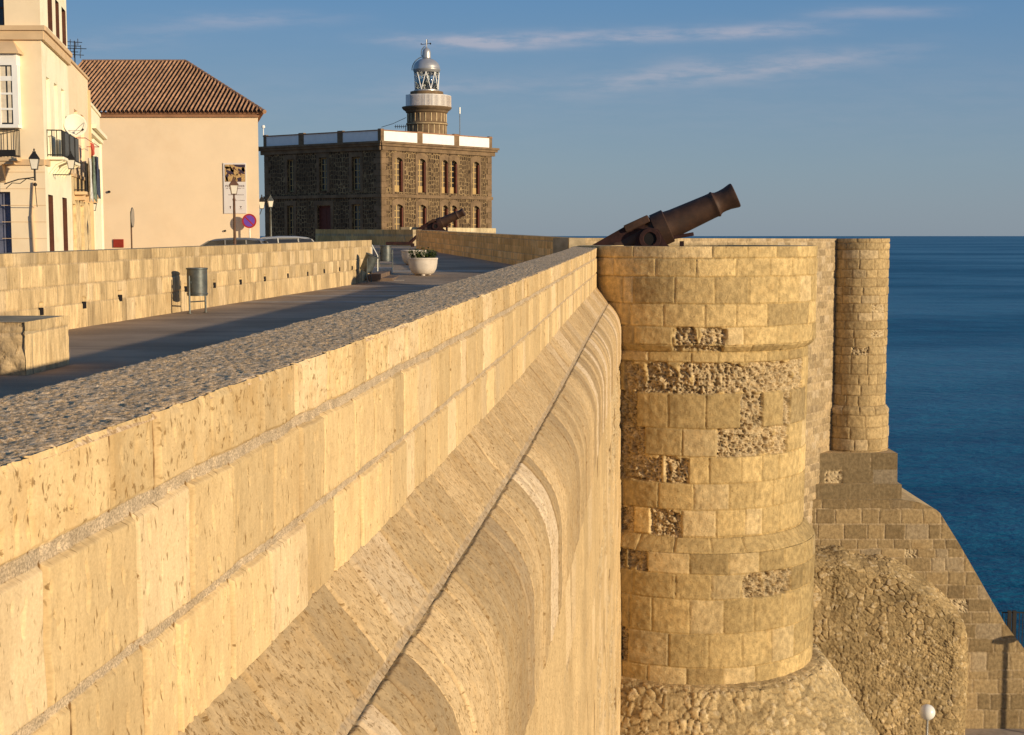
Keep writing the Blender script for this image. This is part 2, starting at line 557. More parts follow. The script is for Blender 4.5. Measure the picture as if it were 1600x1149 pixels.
mort = t.mix(t.ramp(n1, 0.35, 0.65), (0.16, 0.105, 0.055), (0.34, 0.235, 0.12))
c = t.mix(edge, stone, mort)
st = t.noise(t.scaled(uv, (0.9, 0.12, 1)), 1.0, 4, 0.6)
c = t.mix(t.ramp(st, 0.54, 0.68, 0, 0.6), c, (0.13, 0.085, 0.045))
t.put(b.inputs['Base Color'], c)
t.put(b.inputs['Normal'], t.new('ShaderNodeBump', {'Height': t.ramp(vo.outputs['Distance'], 0.0, 0.2), 'Strength': 0.5, 'Distance': 0.05}))
M_BASALT = m

# promenade paving
m, t, b = mat_new('worn_promenade_asphalt', 0.9, 0.15)
co = obj_coords(t)
n1 = t.noise(co, 0.35, 6, 0.62); n2 = t.noise(co, 60, 3, 0.7); n3 = t.noise(t.scaled(co, (0.25, 1.6, 1)), 1.0, 4, 0.6)
c = t.mix(t.ramp(n1, 0.35, 0.65), (0.26, 0.185, 0.12), (0.42, 0.305, 0.205))
c = t.mix(t.ramp(n2, 0.4, 0.7, 0, 0.5), c, (0.52, 0.40, 0.28))
c = t.mix(t.ramp(n3, 0.5, 0.68, 0, 0.45), c, (0.17, 0.12, 0.082))
t.put(b.inputs['Base Color'], c)
t.put(b.inputs['Normal'], t.new('ShaderNodeBump', {'Height': t.math('ADD', t.math('MULTIPLY', n2, 0.35), n1), 'Strength': 0.5, 'Distance': 0.03}))
M_ASPHALT = m
M_BAND = simple('pale_paving_band', (0.42, 0.35, 0.27), 0.9, 0.15, 2, 0, 0.3, 30, 0.15, (0.14, 0.11, 0.08), 0.5, 1.5)
M_SLABRED = simple('brown_paving_slabs', (0.17, 0.115, 0.08), 0.9, 0.2, 2, 0, 0.3, 30)

# sea
m, t, b = mat_new('sea_water', 0.28, 0.5)
co = obj_coords(t)
lr = t.noise(t.scaled(co, (0.0016, 0.0035, 1)), 1.0, 5, 0.6)
l2 = t.noise(t.scaled(co, (0.03, 0.05, 1)), 1.0, 6, 0.65)
l3 = t.noise(t.scaled(co, (0.22, 0.40, 1)), 1.0, 5, 0.65)
c = t.mix(t.ramp(lr, 0.38, 0.62), (0.002, 0.082, 0.155), (0.010, 0.145, 0.235))
c = t.mix(t.ramp(l2, 0.40, 0.66, 0, 0.6), c, (0.020, 0.19, 0.29))
t.put(b.inputs['Base Color'], c)
t.put(b.inputs['Roughness'], t.ramp(lr, 0.4, 0.6, 0.42, 0.30))
b.inputs['IOR'].default_value = 1.17
b1 = t.new('ShaderNodeBump', {'Height': l2, 'Strength': 1.0, 'Distance': 2.2})
b2 = t.new('ShaderNodeBump', {'Height': l3, 'Strength': 1.0, 'Distance': 0.9, 'Normal': b1.outputs[0]})
t.put(b.inputs['Normal'], b2)
M_SEA = m

M_LEAF = simple('dark_green_leaves', (0.035, 0.055, 0.015), 0.7, 0.4, 12)
M_LEAF2 = simple('bright_green_leaves', (0.09, 0.13, 0.03), 0.7, 0.4, 12)


# ------------------------------------------------------------------ masonry engine
STONE = np.array([0.62, 0.43, 0.215])
MORTAR = np.array([0.46, 0.345, 0.21])


def make_cols(rows, u0, u1, w, seed, fixed=None):
    rng = random.Random(seed)
    out = []
    for r in range(len(rows) - 1):
        wr = w[r] if isinstance(w, (list, tuple)) else w
        b = [u0 - rng.random() * wr]
        if fixed and fixed.get(r):
            fx = sorted(fixed[r])
            while b[-1] + wr * 1.3 < fx[0]:
                b.append(b[-1] + wr * rng.uniform(0.75, 1.25))
            b += fx
        while b[-1] < u1:
            b.append(b[-1] + wr * rng.uniform(0.62, 1.35))
        out.append(np.array(b))
    return out


def ashlar(U, V, rows, cols, seed=0, gh=0.008, gv=0.006, rnd=0.02, depth=0.02, warp=0.006, wscale=6.0, uneven=0.006,
           base=STONE, mort=MORTAR, cvar=0.16, erode=None, ero_depth=0.06, tone=None, grey=0.25, rough=0.003, rscale=9.0, ghrow=None, vcol=None, isorow=None, palep=0.86, palemix=0.35):
    """height and colour of coursed stone blocks over a grid of (U, V) in metres"""
    uw = U + warp * 2 * vn(U * wscale, V * wscale, seed + 5) + warp * vn(U * wscale * 4, V * wscale * 4, seed + 6)
    vw = V + warp * 2 * vn(U * wscale + 40, V * wscale, seed + 7) + warp * vn(U * wscale * 4, V * wscale * 4 + 9, seed + 8)
    rows = np.asarray(rows)
    ri = np.clip(np.searchsorted(rows, vw) - 1, 0, len(rows) - 2)
    dh = np.minimum(np.abs(vw - rows[ri]), np.abs(rows[ri + 1] - vw))
    # the outer edges of the wall have no joint
    dh = np.where((ri == 0) & (vw - rows[0] < rows[1] - vw), 9, dh)
    dh = np.where((ri == len(rows) - 2) & (rows[-1] - vw < vw - rows[-2]), 9, dh)
    dvv = np.zeros_like(U); ci = np.zeros(U.shape, np.int64); ucen = np.zeros_like(U)
    for r in range(len(rows) - 1):
        mk = ri == r
        if not mk.any(): continue
        c = cols[r]; x = uw[mk]
        k = np.clip(np.searchsorted(c, x) - 1, 0, len(c) - 2)
        dvv[mk] = np.minimum(np.abs(x - c[k]), np.abs(c[k + 1] - x))
        ci[mk] = k
        ucen[mk] = 0.5 * (c[k] + c[k + 1])
    ghv = gh
    if ghrow is not None:
        up = np.where(vw - rows[ri] < rows[ri + 1] - vw, ri, ri + 1)
        ghv = np.asarray(ghrow)[up]
    e = np.minimum(dh - ghv, dvv - gv)
    body = sst(e, 0, rnd)
    z = np.zeros_like(ci)
    h1 = h3(ri.astype(np.int64), ci, z, seed + 11); h2 = h3(ri, ci, z, seed + 12); h4 = h3(ri, ci, z, seed + 13); h5 = h3(ri, ci, z, seed + 14)
    H = -depth * (1 - body) + (1 - body) * 0.35 * depth * fbm(U * 25, V * 25, seed + 20, 3)
    H = H + body * (uneven * (h1 - 0.5) * 2 + rough * 2 * fbm(U * rscale, V * rscale, seed + 21, 4))
    colr = base[None, None, :] * (1 + cvar * 2 * (h2 - 0.5))[..., None]
    pale = (h4 > palep)[..., None] * palemix
    colr = colr * (1 - pale) + np.clip(base * 1.15 + np.array([0.09, 0.11, 0.13]), 0, 0.85) * pale
    gr = np.clip(np.clip((h5 - 0.68) / 0.32, 0, 1)[..., None] * grey * 1.8, 0, 0.85)
    colr = colr * (1 - gr) + base * np.array([0.62, 0.62, 0.64]) * gr
    er = np.zeros_like(U)
    if erode is not None:
        er = erode(ri, ci, ucen, h3(ri, ci, z, seed + 30)).astype(float)
        edge = sst(e + 0.16 * fbm(U * 3.2, V * 3.2, seed + 41, 4, 0.6) + 0.03, 0.0, 0.05)
        er = er * (edge > 0.02)
        n = fbm(U * 7, V * 7, seed + 40, 2, 0.55)
        rid = 1 - np.abs(fbm(U * 11 + 3, V * 11, seed + 44, 3, 0.6)) * 3.2
        He = -ero_depth * (0.55 + 0.9 * n) + 0.055 * rid - 0.05
        H = np.where(er > 0, lerp(H, He, edge), H)
        ec = np.clip(0.78 + 0.55 * rid[..., None] * 0.6, 0.45, 1.25) * np.array([0.60, 0.46, 0.27])
        colr = np.where(er[..., None] > 0, colr * (1 - edge[..., None]) + ec * edge[..., None], colr)
    if tone is not None:
        colr = colr * tone(ri, U, V)[..., None]
    jb = sst(e, -0.002, max(0.004, rnd * 0.35))[..., None]
    if isorow is not None:
        er = np.maximum(er, np.asarray(isorow)[ri] * body)
    mc = mort[None, None, :] * (1 + 0.35 * fbm(U * 18, V * 18, seed + 50, 3))[..., None]
    if vcol is not None:
        vj = (sst(e, -0.002, rnd * 0.5) < 1) & ((dvv - gv) < (dh - ghv))
        mc = np.where(vj[..., None], np.asarray(vcol)[None, None, :] * (0.7 + 0.9 * np.abs(fbm(U * 5, V * 5, seed + 60, 3)))[..., None], mc)
    if erode is not None:
        jb = np.maximum(jb, er[..., None])
    colr = mc * (1 - jb) + colr * jb
    if isorow is not None:
        horiz = (dvv - gv) >= (dh - ghv)
        er = np.where((jb[..., 0] < 0.5) & horiz, 2.0, np.minimum(er, 1.0))
    return H, np.clip(colr, 0.01, 0.9), er


def rubble(U, V, size=0.35, seed=0, base=np.array([0.50, 0.365, 0.20]), amp=0.06, an=0.8):
    wu = U / size + 0.35 * fbm(U * 2.0, V * 2.0, seed + 1, 3); wv = V / size / an + 0.35 * fbm(U * 2.0 + 7, V * 2.0, seed + 2, 3)
    f1, f2, idv = worley(wu, wv, seed)
    g1, g2, idv2 = worley(wu * 2.1 + 4, wv * 2.1, seed + 9)
    big = sst(f2 - f1, 0.02, 0.16); sm = sst(g2 - g1, 0.03, 0.2)
    sel = sst(fbm(U * 0.9, V * 0.9, seed + 3, 3), 0.0, 0.3)
    body = lerp(big, sm, sel * 0.75)
    H = amp * (body - 1) + amp * 0.9 * (idv - 0.5) * big + amp * (0.45 + 0.5 * sel) * fbm(U * 9, V * 9, seed + 4, 3) + amp * 0.9 * body * (vn(wu * 1.3, wv * 1.3, seed + 8))
    c = base[None, None, :] * (0.72 + 0.5 * lerp(idv, idv2, sel * 0.7))[..., None]
    pale = (lerp(idv2, idv, 0.3) > 0.8)[..., None] * 0.35
    c = c * (1 - pale) + np.array([0.66, 0.55, 0.38]) * pale
    mc = np.array([0.36, 0.255, 0.125])
    c = c * body[..., None] + mc * (1 - body[..., None])
    c = c * (1 + 0.35 * fbm(U * 0.8, V * 0.8, seed + 6, 3))[..., None]
    return H, np.clip(c, 0.02, 0.85)


# ------------------------------------------------------------------ the near rampart wall
KD = np.array([-3, 0, 3.6, 4.73, 5.58, 6.43, 7.35, 8.48, 9.56, 11.21, 14.9, 18.07, 21.6, 27.3, 35.6, 38.5])
KX = np.array([-2.0, -1.68, -1.29, -1.159, -1.05, -0.955, -0.84, -0.70, -0.56, -0.36, -0.01, 0.33, 0.69, 1.255, 2.09, 2.38])
KT = np.array([-.585, -.585, -.585, -.58, -.572, -.57, -.568, -.56, -.54, -.522, -.503, -.482, -.47, -.42, -.338, -.30])
KL = np.array([-1.73, -1.73, -1.73, -1.72, -1.71, -1.705, -1.705, -1.69, -1.66, -1.618, -1.575, -1.53, -1.505, -1.44, -1.338, -1.3])
PX = np.polyfit(KD, KX, 5); PTz = np.polyfit(KD, KT, 4); PLz = np.polyfit(KD, KL, 4)


def wallX(d): return np.polyval(PX, d)
def wallT(d): return EYE + np.polyval(PTz, d)
def wallL(d): return EYE + np.polyval(PLz, d)


def wall_stations():
    ds = [-2.5]
    while ds[-1] < 38.3:
        d = ds[-1]
        ds.append(d + (0.08 if d < 3.2 else min(0.00016 * d * d + 0.001, 0.06)))
    return np.array(ds)


DS = wall_stations()
SU = np.concatenate([[0], np.cumsum(np.hypot(np.diff(DS), np.diff(wallX(DS))))])   # metres along the wall
TANG = np.gradient(np.stack([wallX(DS), DS], -1), axis=0)
TANG /= np.linalg.norm(TANG, axis=1, keepdims=True)
NOUT = np.stack([TANG[:, 1], -TANG[:, 0]], -1)                                         # towards the sea
WALLX, WTOP, WLED = wallX(DS), wallT(DS), wallL(DS)


def wall_sheet(name, prof, vs, hc, mat, parent, sub=1):
    """prof(v, k) -> (outward offset, z) arrays; hc(U, V) -> height, colour"""
    k = slice(None, None, sub)
    S = SU[k]; X = WALLX[k]; D = DS[k]; N = NOUT[k]; T = WTOP[k]; L = WLED[k]
    V, U = np.meshgrid(vs, S, indexing='ij')
    off, z = prof(V, T[None, :], L[None, :])
    PT = np.stack([X[None, :] + off * N[None, :, 0], D[None, :] + off * N[None, :, 1], z], -1)
    ref = np.zeros_like(PT); ref[..., 0] = 1; ref[..., 2] = 0.6
    Nn = grid_normals(PT, ref)
    H, C, A = hc(U, V)
    return grid_mesh(name, PT + Nn * H[..., None], mat, parent, C, np.stack([U, V], -1), flip=True, aux=A)


rampart = empty('rampart_wall', (0, 0, 0), 0, 'sunlit golden limestone rampart wall with moulded ledge running away from the foreground', 'wall')
PH = 1.1
rows_p = [0, 0.265, 0.70, 1.1]
cols_p = make_cols(rows_p, 0, 45, [0.5, 0.5, 0.45], 3)


def prof_parapet(V, T, L):
    f = V / PH
    z = T + (L - T) * f
    return 0 * V, z + 0 * V


def hc_parapet(U, V):
    H, C, e = ashlar(U, V, rows_p, cols_p, 101, gv=0.007, rnd=0.016, depth=0.018, warp=0.008, wscale=3.5, uneven=0.008,
                     cvar=0.17, grey=0.25, rough=0.004, palep=0.80, palemix=0.45, rscale=6, ghrow=[0, 0.022, 0.016, 0.006], vcol=(0.25, 0.135, 0.05), isorow=[1, 0.25, 0.15],
                     mort=np.array([0.46, 0.355, 0.235]), base=np.array([0.66, 0.475, 0.245]),
                     tone=lambda ri, U, V: 1 + 0.10 * vn(U * 5, V * 2.2, 77) + 0.05 * vn(U * 23, V * 4, 177))
    H = H - 0.007 * sst(vn(U * 26, V * 11, 301) + 0.5 * vn(U * 60, V * 25, 302), 0.30, 0.50)
    # chipped upper edge
    H = H - sst(0.028 - V, 0, 0.028) * np.maximum(0, 0.002 + 0.022 * fbm(U * 9, V * 9, 7, 4))
    return H, C, e


wall_sheet('parapet', prof_parapet, np.linspace(0, PH, 250), hc_parapet, M_PARAPET, rampart)

# coping top and inner face
def hc_cop(U, V):
    H = 0.009 * fbm(U * 42, V * 42, 31, 3, 0.6) + 0.010 * fbm(U * 5, V * 5, 33, 3)
    edge = np.minimum(V, 0.72 - V)
    H = H * sst(V, 0.0, 0.04)
    n = fbm(U * 2.2, V * 2.2, 35, 4)
    C = np.array([0.80, 0.58, 0.36])[None, None] * (1 + 0.22 * n)[..., None]
    return H, np.clip(C, 0.04, 0.9), None


wall_sheet('coping', lambda V, T, L: (-0.003 - V, T + 0 * V - 0.022 * np.clip((0.03 - V) / 0.03, 0, 1) ** 2 - 0.02 * sst(np.maximum(V - 0.69, 0), 0, 0.03)), np.concatenate([np.linspace(0, 0.04, 7), np.linspace(0.05, 0.72, 90)]), hc_cop, M_COPING, rampart)
rows_i = [0, 0.3, 0.65, 1.3]
cols_i = make_cols(rows_i, 0, 45, 0.6, 8)
wall_sheet('inner_face', lambda V, T, L: (-0.73 + 0 * V, T - 0.02 - V), np.linspace(0, 1.25, 30),
           lambda U, V: ashlar(U, V, rows_i, cols_i, 111, cvar=0.1), M_PARAPET, rampart, 3)

# ledge: sloping course below the parapet
rows_l = [0, 0.5]
cols_l = make_cols(rows_l, 0, 45, 0.62, 14)


def prof_ledge(V, T, L):
    f = V / 0.5
    return -0.02 + 0.335 * f, L + 0.02 - 0.43 * f + 0 * V


def hc_ledge(U, V):
    H, C, e = ashlar(U, V, rows_l, cols_l, 121, gh=0.0, gv=0.008, rnd=0.02, depth=0.02, warp=0.010, wscale=3, cvar=0.12, grey=0.25, palep=0.86, palemix=0.45,
                     rough=0.005, rscale=8, vcol=(0.28, 0.165, 0.07), isorow=[0.8], base=np.array([0.56, 0.40, 0.215]), tone=lambda ri, U, V: 1 + 0.08 * vn(U * 9, V * 3, 78))
    j = sst(0.5 - V + 0.012 * fbm(U * 9, V * 3, 5, 3), 0.035, 0.055)       # wide mortar bed at the lower edge
    H = H * j - 0.010 * (1 - j) + (1 - j) * 0.010 * fbm(U * 25, V * 25, 6, 3)
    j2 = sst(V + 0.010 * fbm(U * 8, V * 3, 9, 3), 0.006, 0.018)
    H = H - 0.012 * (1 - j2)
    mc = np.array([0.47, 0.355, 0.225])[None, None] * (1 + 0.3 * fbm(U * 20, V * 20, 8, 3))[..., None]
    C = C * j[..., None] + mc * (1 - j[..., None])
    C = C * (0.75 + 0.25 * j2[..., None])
    return H, C, e


wall_sheet('ledge', prof_ledge, np.linspace(0, 0.5, 110), hc_ledge, M_LEDGE, rampart)

# torus moulding then the plain face
def bez(f):
    p0 = (0.315, -0.41); p1 = (0.56, -0.62); p2 = (0.66, -0.86); p3 = (0.66, -1.15)
    o = (1 - f) ** 3 * p0[0] + 3 * (1 - f) ** 2 * f * p1[0] + 3 * (1 - f) * f * f * p2[0] + f ** 3 * p3[0]
    z = (1 - f) ** 3 * p0[1] + 3 * (1 - f) ** 2 * f * p1[1] + 3 * (1 - f) * f * f * p2[1] + f ** 3 * p3[1]
    return o, z


MOULD = 1.55


def prof_mould(V, T, L):
    f = np.clip(V / 0.85, 0, 1)
    o, z = bez(f)
    return o, L + z - np.maximum(V - 0.85, 0)


rows_m = [0, MOULD]
cols_m = make_cols(rows_m, 0, 45, 0.42, 21)


def hc_mould(U, V):
    H, C, e = ashlar(U, V, rows_m, cols_m, 131, gh=0.0, gv=0.009, rnd=0.02, depth=0.02, warp=0.010, wscale=2.5, cvar=0.22, grey=0.6, palep=0.83, palemix=0.85,
                     rough=0.005, rscale=8, uneven=0.008, vcol=(0.26, 0.155, 0.065), isorow=[0.7], base=np.array([0.56, 0.40, 0.215]), tone=lambda ri, U, V: 1 + 0.06 * vn(U * 8, V * 3, 79))
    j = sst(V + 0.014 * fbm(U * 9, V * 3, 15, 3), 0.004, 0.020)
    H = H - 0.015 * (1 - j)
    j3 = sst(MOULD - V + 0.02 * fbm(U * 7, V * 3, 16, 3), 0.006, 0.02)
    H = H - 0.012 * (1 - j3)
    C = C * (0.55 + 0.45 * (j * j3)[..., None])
    return H, C, e


wall_sheet('moulding', prof_mould, np.linspace(0, MOULD, 260), hc_mould, M_LEDGE, rampart)
rows_f = [0, 0.95, 1.9, 2.6, 3.3, 4.0, 4.8, 5.5, 6.3, 7.0, 7.8, 8.6, 9.4, 10.2, 11, 12, 13, 14, 15, 17, 19, 24]
cols_f = make_cols(rows_f, 0, 45, 0.9, 24)


def ero_face(ri, ci, uc, h):
    return (uc > 24) & (h > 0.72) | ((ri == 4) & (uc > 19) & (uc < 20.5)) | ((ri <= 1) & (uc > 31.5))


def hc_face(U, V):
    H, C, e = ashlar(U, V, rows_f, cols_f, 141, gh=0.006, gv=0.005, rnd=0.02, depth=0.014, warp=0.02, wscale=1.2, cvar=0.12, grey=0.15,
                     rough=0.006, rscale=4, uneven=0.006, base=np.array([0.62, 0.44, 0.225]), erode=ero_face, ero_depth=0.03,
                     vcol=(0.22, 0.13, 0.055), tone=lambda ri, U, V: 1 + 0.10 * vn(U * 4, V * 0.6, 80) + 0.08 * vn(U * 11, V * 1.0, 180))
    return H, C, e


wall_sheet('wall_face', lambda V, T, L: (0.642 + 0.010 * V, L - 1.10 - (MOULD - 0.85) - V), np.linspace(0, 24, 420), hc_face, M_LEDGE, rampart, 3)


# ------------------------------------------------------------------ round towers
def px_to_phi(xc, yc, R):
    ph = np.linspace(-1.5, 1.5, 400)
    X = xc + R * np.sin(ph); Y = yc - R * np.cos(ph)
    px = 800 + F * X / (Y * math.cos(PITCH)) * 1.0
    # use the true projection at horizon level
    px = 800 + X / Y * (F * math.cos(PITCH) + 206.5 * math.sin(PITCH))
    good = np.concatenate([[True], np.diff(px) > 0])
    return px[good], ph[good]


YC = 38.6
dist_fac = F * math.cos(PITCH) + 206.5 * math.sin(PITCH)
XC = (1088 - 800) / dist_fac * YC


def tangent_R(pxe, xc=XC, yc=YC):
    th = math.atan2(pxe - 800, dist_fac)
    return math.hypot(xc, yc) * math.sin(th - math.atan2(xc, yc))


RA, RB, RC = tangent_R(1278), tangent_R(1265), tangent_R(1283)
pxs, phs = px_to_phi(XC, YC, RA)


def ypix_to_z(y, x=1060):
    return Zat(x, y, YC - RA)


def build_round(name, parent, xc, yc, prof, phi0, phi1, nu, nv, hc, mat, R0):
    """prof: list of (arc v, radius, z)"""
    pv = np.array([p[0] for p in prof]); pr = np.array([p[1] for p in prof]); pz = np.array([p[2] for p in prof])
    vs = np.linspace(pv[0], pv[-1], nv)
    vs = np.unique(np.concatenate([vs, pv]))
    ph = np.linspace(phi0, phi1, nu)
    V, PHI = np.meshgrid(vs, ph, indexing='ij')
    R = np.interp(V, pv, pr); Z = np.interp(V, pv, pz)
    PT = np.stack([xc + R * np.sin(PHI), yc - R * np.cos(PHI), Z], -1)
    ref = np.stack([np.sin(PHI), -np.cos(PHI), 0.6 + 0 * PHI], -1)
    Nn = grid_normals(PT, ref)
    U = PHI * R0
    H, C, A = hc(U, V)
    return grid_mesh(name, PT + Nn * H[..., None], mat, parent, C, np.stack([U, V], -1), flip=True, aux=A)


tower = empty('round_tower', (XC, YC, EYE - 11), 0, 'big round limestone bastion tower with patched eroded blocks beside the rampart end', 'tower')
INV = tower.matrix_world
rowy = [385.5, 404, 433, 476, 512, 541, 552, 568.5, 617.5, 673, 717, 759, 801, 843, 865, 898, 937, 991, 1044, 1070]
rowpx = {0: [930, 990, 1113, 1169, 1215, 1248, 1277], 1: [930, 958, 1025, 1089, 1151, 1205, 1240, 1263], 2: [990, 1055, 1118, 1172, 1219, 1252, 1270],
         3: [985, 1038, 1103, 1153, 1202, 1242, 1267], 4: [992, 1053, 1093, 1138, 1165, 1218, 1258], 5: [1000, 1053, 1133, 1180, 1230],
         6: [1010, 1082, 1127, 1172, 1210], 7: [970, 1005, 1060, 1084, 1155, 1205, 1255], 8: [960, 990, 1044, 1108, 1167, 1206, 1240, 1252],
         9: [960, 1004, 1068, 1128, 1155, 1225, 1248], 10: [960, 1033, 1040, 1080, 1115, 1170, 1206, 1235], 11: [1028, 1089, 1150, 1193, 1226, 1246],
         12: [960, 986, 1015, 1069, 1128, 1179, 1208, 1238], 13: [1000, 1059, 1118, 1172, 1216, 1240], 14: [960, 984, 988, 1018, 1084, 1145, 1193, 1231],
         15: [996, 1062, 1118, 1165, 1197, 1217, 1243], 16: [1026, 1085, 1138, 1186, 1229], 17: [960, 988, 1052, 1114, 1168, 1214, 1249],
         18: [1020, 1081, 1139, 1190, 1225, 1258]}
eropx = {4: [(1053, 1093), (1093, 1138)], 5: [(1053, 1133)], 7: [(960, 1270)], 8: [(960, 990), (1167, 1206), (1240, 1252)], 9: [(960, 1004), (1128, 1225), (1225, 1248)],
         10: [(960, 1033), (1040, 1080)], 12: [(960, 986), (1015, 1069)], 14: [(960, 984), (988, 1018)], 15: [(1165, 1243)], 17: [(960, 988)]}
rz = [ypix_to_z(y) for y in rowy]
# radius along the height
zr = [(rz[0], RA), (rz[5], RA - 0.01), (rz[6], RB + 0.03), (rz[13], RB - 0.02), (rz[14], RC), (rz[19], RC - 0.01)]
prof_t = []
vacc = 0
last = None
for (z, r) in zr:
    if last: vacc += math.hypot(z - last[0], r - last[1])
    prof_t.append((vacc, r, z)); last = (z, r)
zs_ = np.array([p[2] for p in prof_t])[::-1]; vs_ = np.array([p[0] for p in prof_t])[::-1]
rows_t = [float(np.interp(z, zs_, vs_)) for z in rz]
fix_t = {r: [float(np.interp(x, pxs, phs)) * RA for x in v] for r, v in rowpx.items()}
cols_t = make_cols(rows_t, -6.0, 7.5, 0.9, 33, fix_t)
ero_u = {r: [(float(np.interp(a, pxs, phs)) * RA - 0.03, float(np.interp(b_, pxs, phs)) * RA + 0.03) for a, b_ in v] for r, v in eropx.items()}


def ero_tower(ri, ci, uc, h):
    out = np.zeros(uc.shape, bool)
    for r, sp in ero_u.items():
        for a, b_ in sp:
            out |= (ri == r) & (uc > a) & (uc < b_)
    return out


ROWTONE = np.array([1.0, 1.06, 0.98, 1.0, 0.92, 0.72, 0.8, 0.86, 0.74, 0.90, 0.94, 0.82, 0.95, 0.76, 0.74, 0.70, 0.72, 0.72, 0.85])


def hc_tower(U, V):
    H, C, e = ashlar(U, V, rows_t, cols_t, 205, gh=0.008, gv=0.007, rnd=0.026, depth=0.026, warp=0.010, wscale=2.5, uneven=0.010, cvar=0.17, grey=0.5, palep=0.9,
                     rough=0.008, rscale=7, base=np.array([0.58, 0.415, 0.19]), erode=ero_tower, ero_depth=0.12,
                     mort=np.array([0.43, 0.30, 0.13]), tone=lambda ri, U, V: ROWTONE[np.clip(ri, 0, 18)] * (1 + 0.25 * fbm(U * 0.7, V * 0.7, 66, 4)))
    return H, C, e


build_round('drum', None, XC, YC, prof_t, -1.9, 2.4, 520, 700, hc_tower, M_TOWER, RA)
drum = bpy.context.scene.objects['drum']


def adopt(child, parent):
    """parent a mesh whose vertices are in world coordinates"""
    child.parent = parent
    child.matrix_parent_inverse = Matrix.LocRotScale(parent.location, parent.rotation_euler.to_quaternion(), parent.scale).inverted()
    return child


adopt(drum, tower)
# footing ledge and rubble talus
zb = rz[-1]
zt_prof = [(0, RC - 0.05, zb + 0.02), (0.25, RC + 0.16, zb - 0.02), (0.5, RC + 0.34, zb - 0.10), (3.3, RC + 1.75, zb - 2.2), (7.0, RC + 3.5, zb - 5.2), (20, RC + 9.5, zb - 17)]


def hc_talus(U, V):
    H, C = rubble(U, V, 0.24, 51, base=np.array([0.50, 0.365, 0.185]), amp=0.05, an=1.35)
    k = sst(V, 0.0, 0.6)
    H = H * k + 0.02 * fbm(U * 4, V * 4, 3)
    return H, C, None


tal = build_round('talus', None, XC, YC, zt_prof, -1.9, 2.4, 460, 620, hc_talus, M_RUBBLE, RC + 1)
adopt(tal, tower)
# rim, inner face and gun platform
mb = MB()
mb.lathe([(RA - 0.9, rz[0] - 1.1), (RA - 0.9, rz[0] + 0.0), (RA - 0.02, rz[0] + 0.0)], 64, Matrix.Translation((XC, YC, 0)), cap0=False, cap1=False)
M_RIM = simple('tower_rim_stone', (0.50, 0.37, 0.20), 0.92, 0.2, 3, 0, 0.5, 20, 0.1, (0.3, 0.2, 0.1), 0.5, 2)
adopt(mb.build('rim', M_RIM), tower)
mb = MB()
mb.lathe([(0.0, rz[0] - 0.95), (RA - 0.89, rz[0] - 0.95)], 48, Matrix.Translation((XC, YC, 0)))
adopt(mb.build('gun_platform', M_CONCRETE), tower)


# ------------------------------------------------------------------ planar masonry walls
def flat_wall(name, parent, p0, p1, ztop0, ztop1, zbot0, zbot1, rows_h, bw, mat, seed, res=0.05, vres=None, label=None, cat='wall', base=STONE, ends=True,
              thick=0.5, erode=None, xclip=None, top_mat=None, slant=0.0, holes=None, **kw):
    """masonry face from plan point p0 to p1 seen from the right-hand normal; thickness goes behind"""
    p0 = np.array(p0, float); p1 = np.array(p1, float)
    Ln = np.linalg.norm(p1 - p0); tdir = (p1 - p0) / Ln
    nrm = np.array([tdir[1], -tdir[0]])
    nu = max(2, int(Ln / res)); Hh = max(ztop0 - zbot0, ztop1 - zbot1); nv = max(2, int(Hh / (vres or res)))
    us = np.linspace(0, Ln, nu); vs = np.linspace(0, Hh, nv)
    V, U = np.meshgrid(vs, us, indexing='ij')
    f = U / Ln
    zt = lerp(ztop0, ztop1, f); zb_ = lerp(zbot0, zbot1, f)
    Z = zt + (zb_ - zt) * (V / Hh)
    cols = make_cols(rows_h, -1, Ln + 1, bw, seed)
    H, C, e = ashlar(U, V, rows_h, cols, seed, base=base, erode=erode, **kw)
    if holes is not None:
        C, H = holes(U, V, C, H)
    off = H + slant * (V)
    PT = np.stack([p0[0] + tdir[0] * U + nrm[0] * off, p0[1] + tdir[1] * U + nrm[1] * off, Z], -1)
    o = grid_mesh(name, PT, mat, None, C, np.stack([U, V], -1), flip=True)
    if parent: adopt(o, parent)
    # cap: top, ends and back
    mb = MB()
    bx = -nrm * thick
    ins = -nrm * 0.006
    A = [p0 + ins, p1 + ins, p1 + bx, p0 + bx]
    top = [(A[0][0], A[0][1], ztop0 - 0.004), (A[1][0], A[1][1], ztop1 - 0.004), (A[2][0], A[2][1], ztop1 - 0.004), (A[3][0], A[3][1], ztop0 - 0.004)]
    bot = [(A[0][0], A[0][1], zbot0), (A[1][0], A[1][1], zbot1), (A[2][0], A[2][1], zbot1), (A[3][0], A[3][1], zbot0)]
    mb.add(top + bot, [(0, 1, 2, 3), (1, 5, 6, 2), (2, 6, 7, 3), (3, 7, 4, 0)])
    return o, mb


def wall_thing(name, label, cat, capmat, capname, *a, group=None, **k):
    p0 = a[0]
    root = empty(name, (p0[0], p0[1], a[4]), 0, label, cat, group)
    o, mb = flat_wall('masonry', root, *a, **k)
    adopt(mb.build(capname, capmat), root)
    return root


def gz(y):
    """height of the promenade along its length"""
    return float(np.interp(y, [40, 46, 52, 60, 85, 110, 400], [0, 0.0, 0.2, 0.40, 0.80, 1.0, 1.1]))


# left promenade wall
def lw_x(d): return -6.97 + 0.1085 * (d - 29.6)


M_WALLTOP = simple('wall_coping_top', (0.40, 0.31, 0.19), 0.92, 0.25, 2.5, 0, 0.5, 25, 0.1)
LA, LB = (lw_x(12), 12), (lw_x(49), 49)
rows_lw = [0, 0.22, 0.62, 0.98, 1.45]


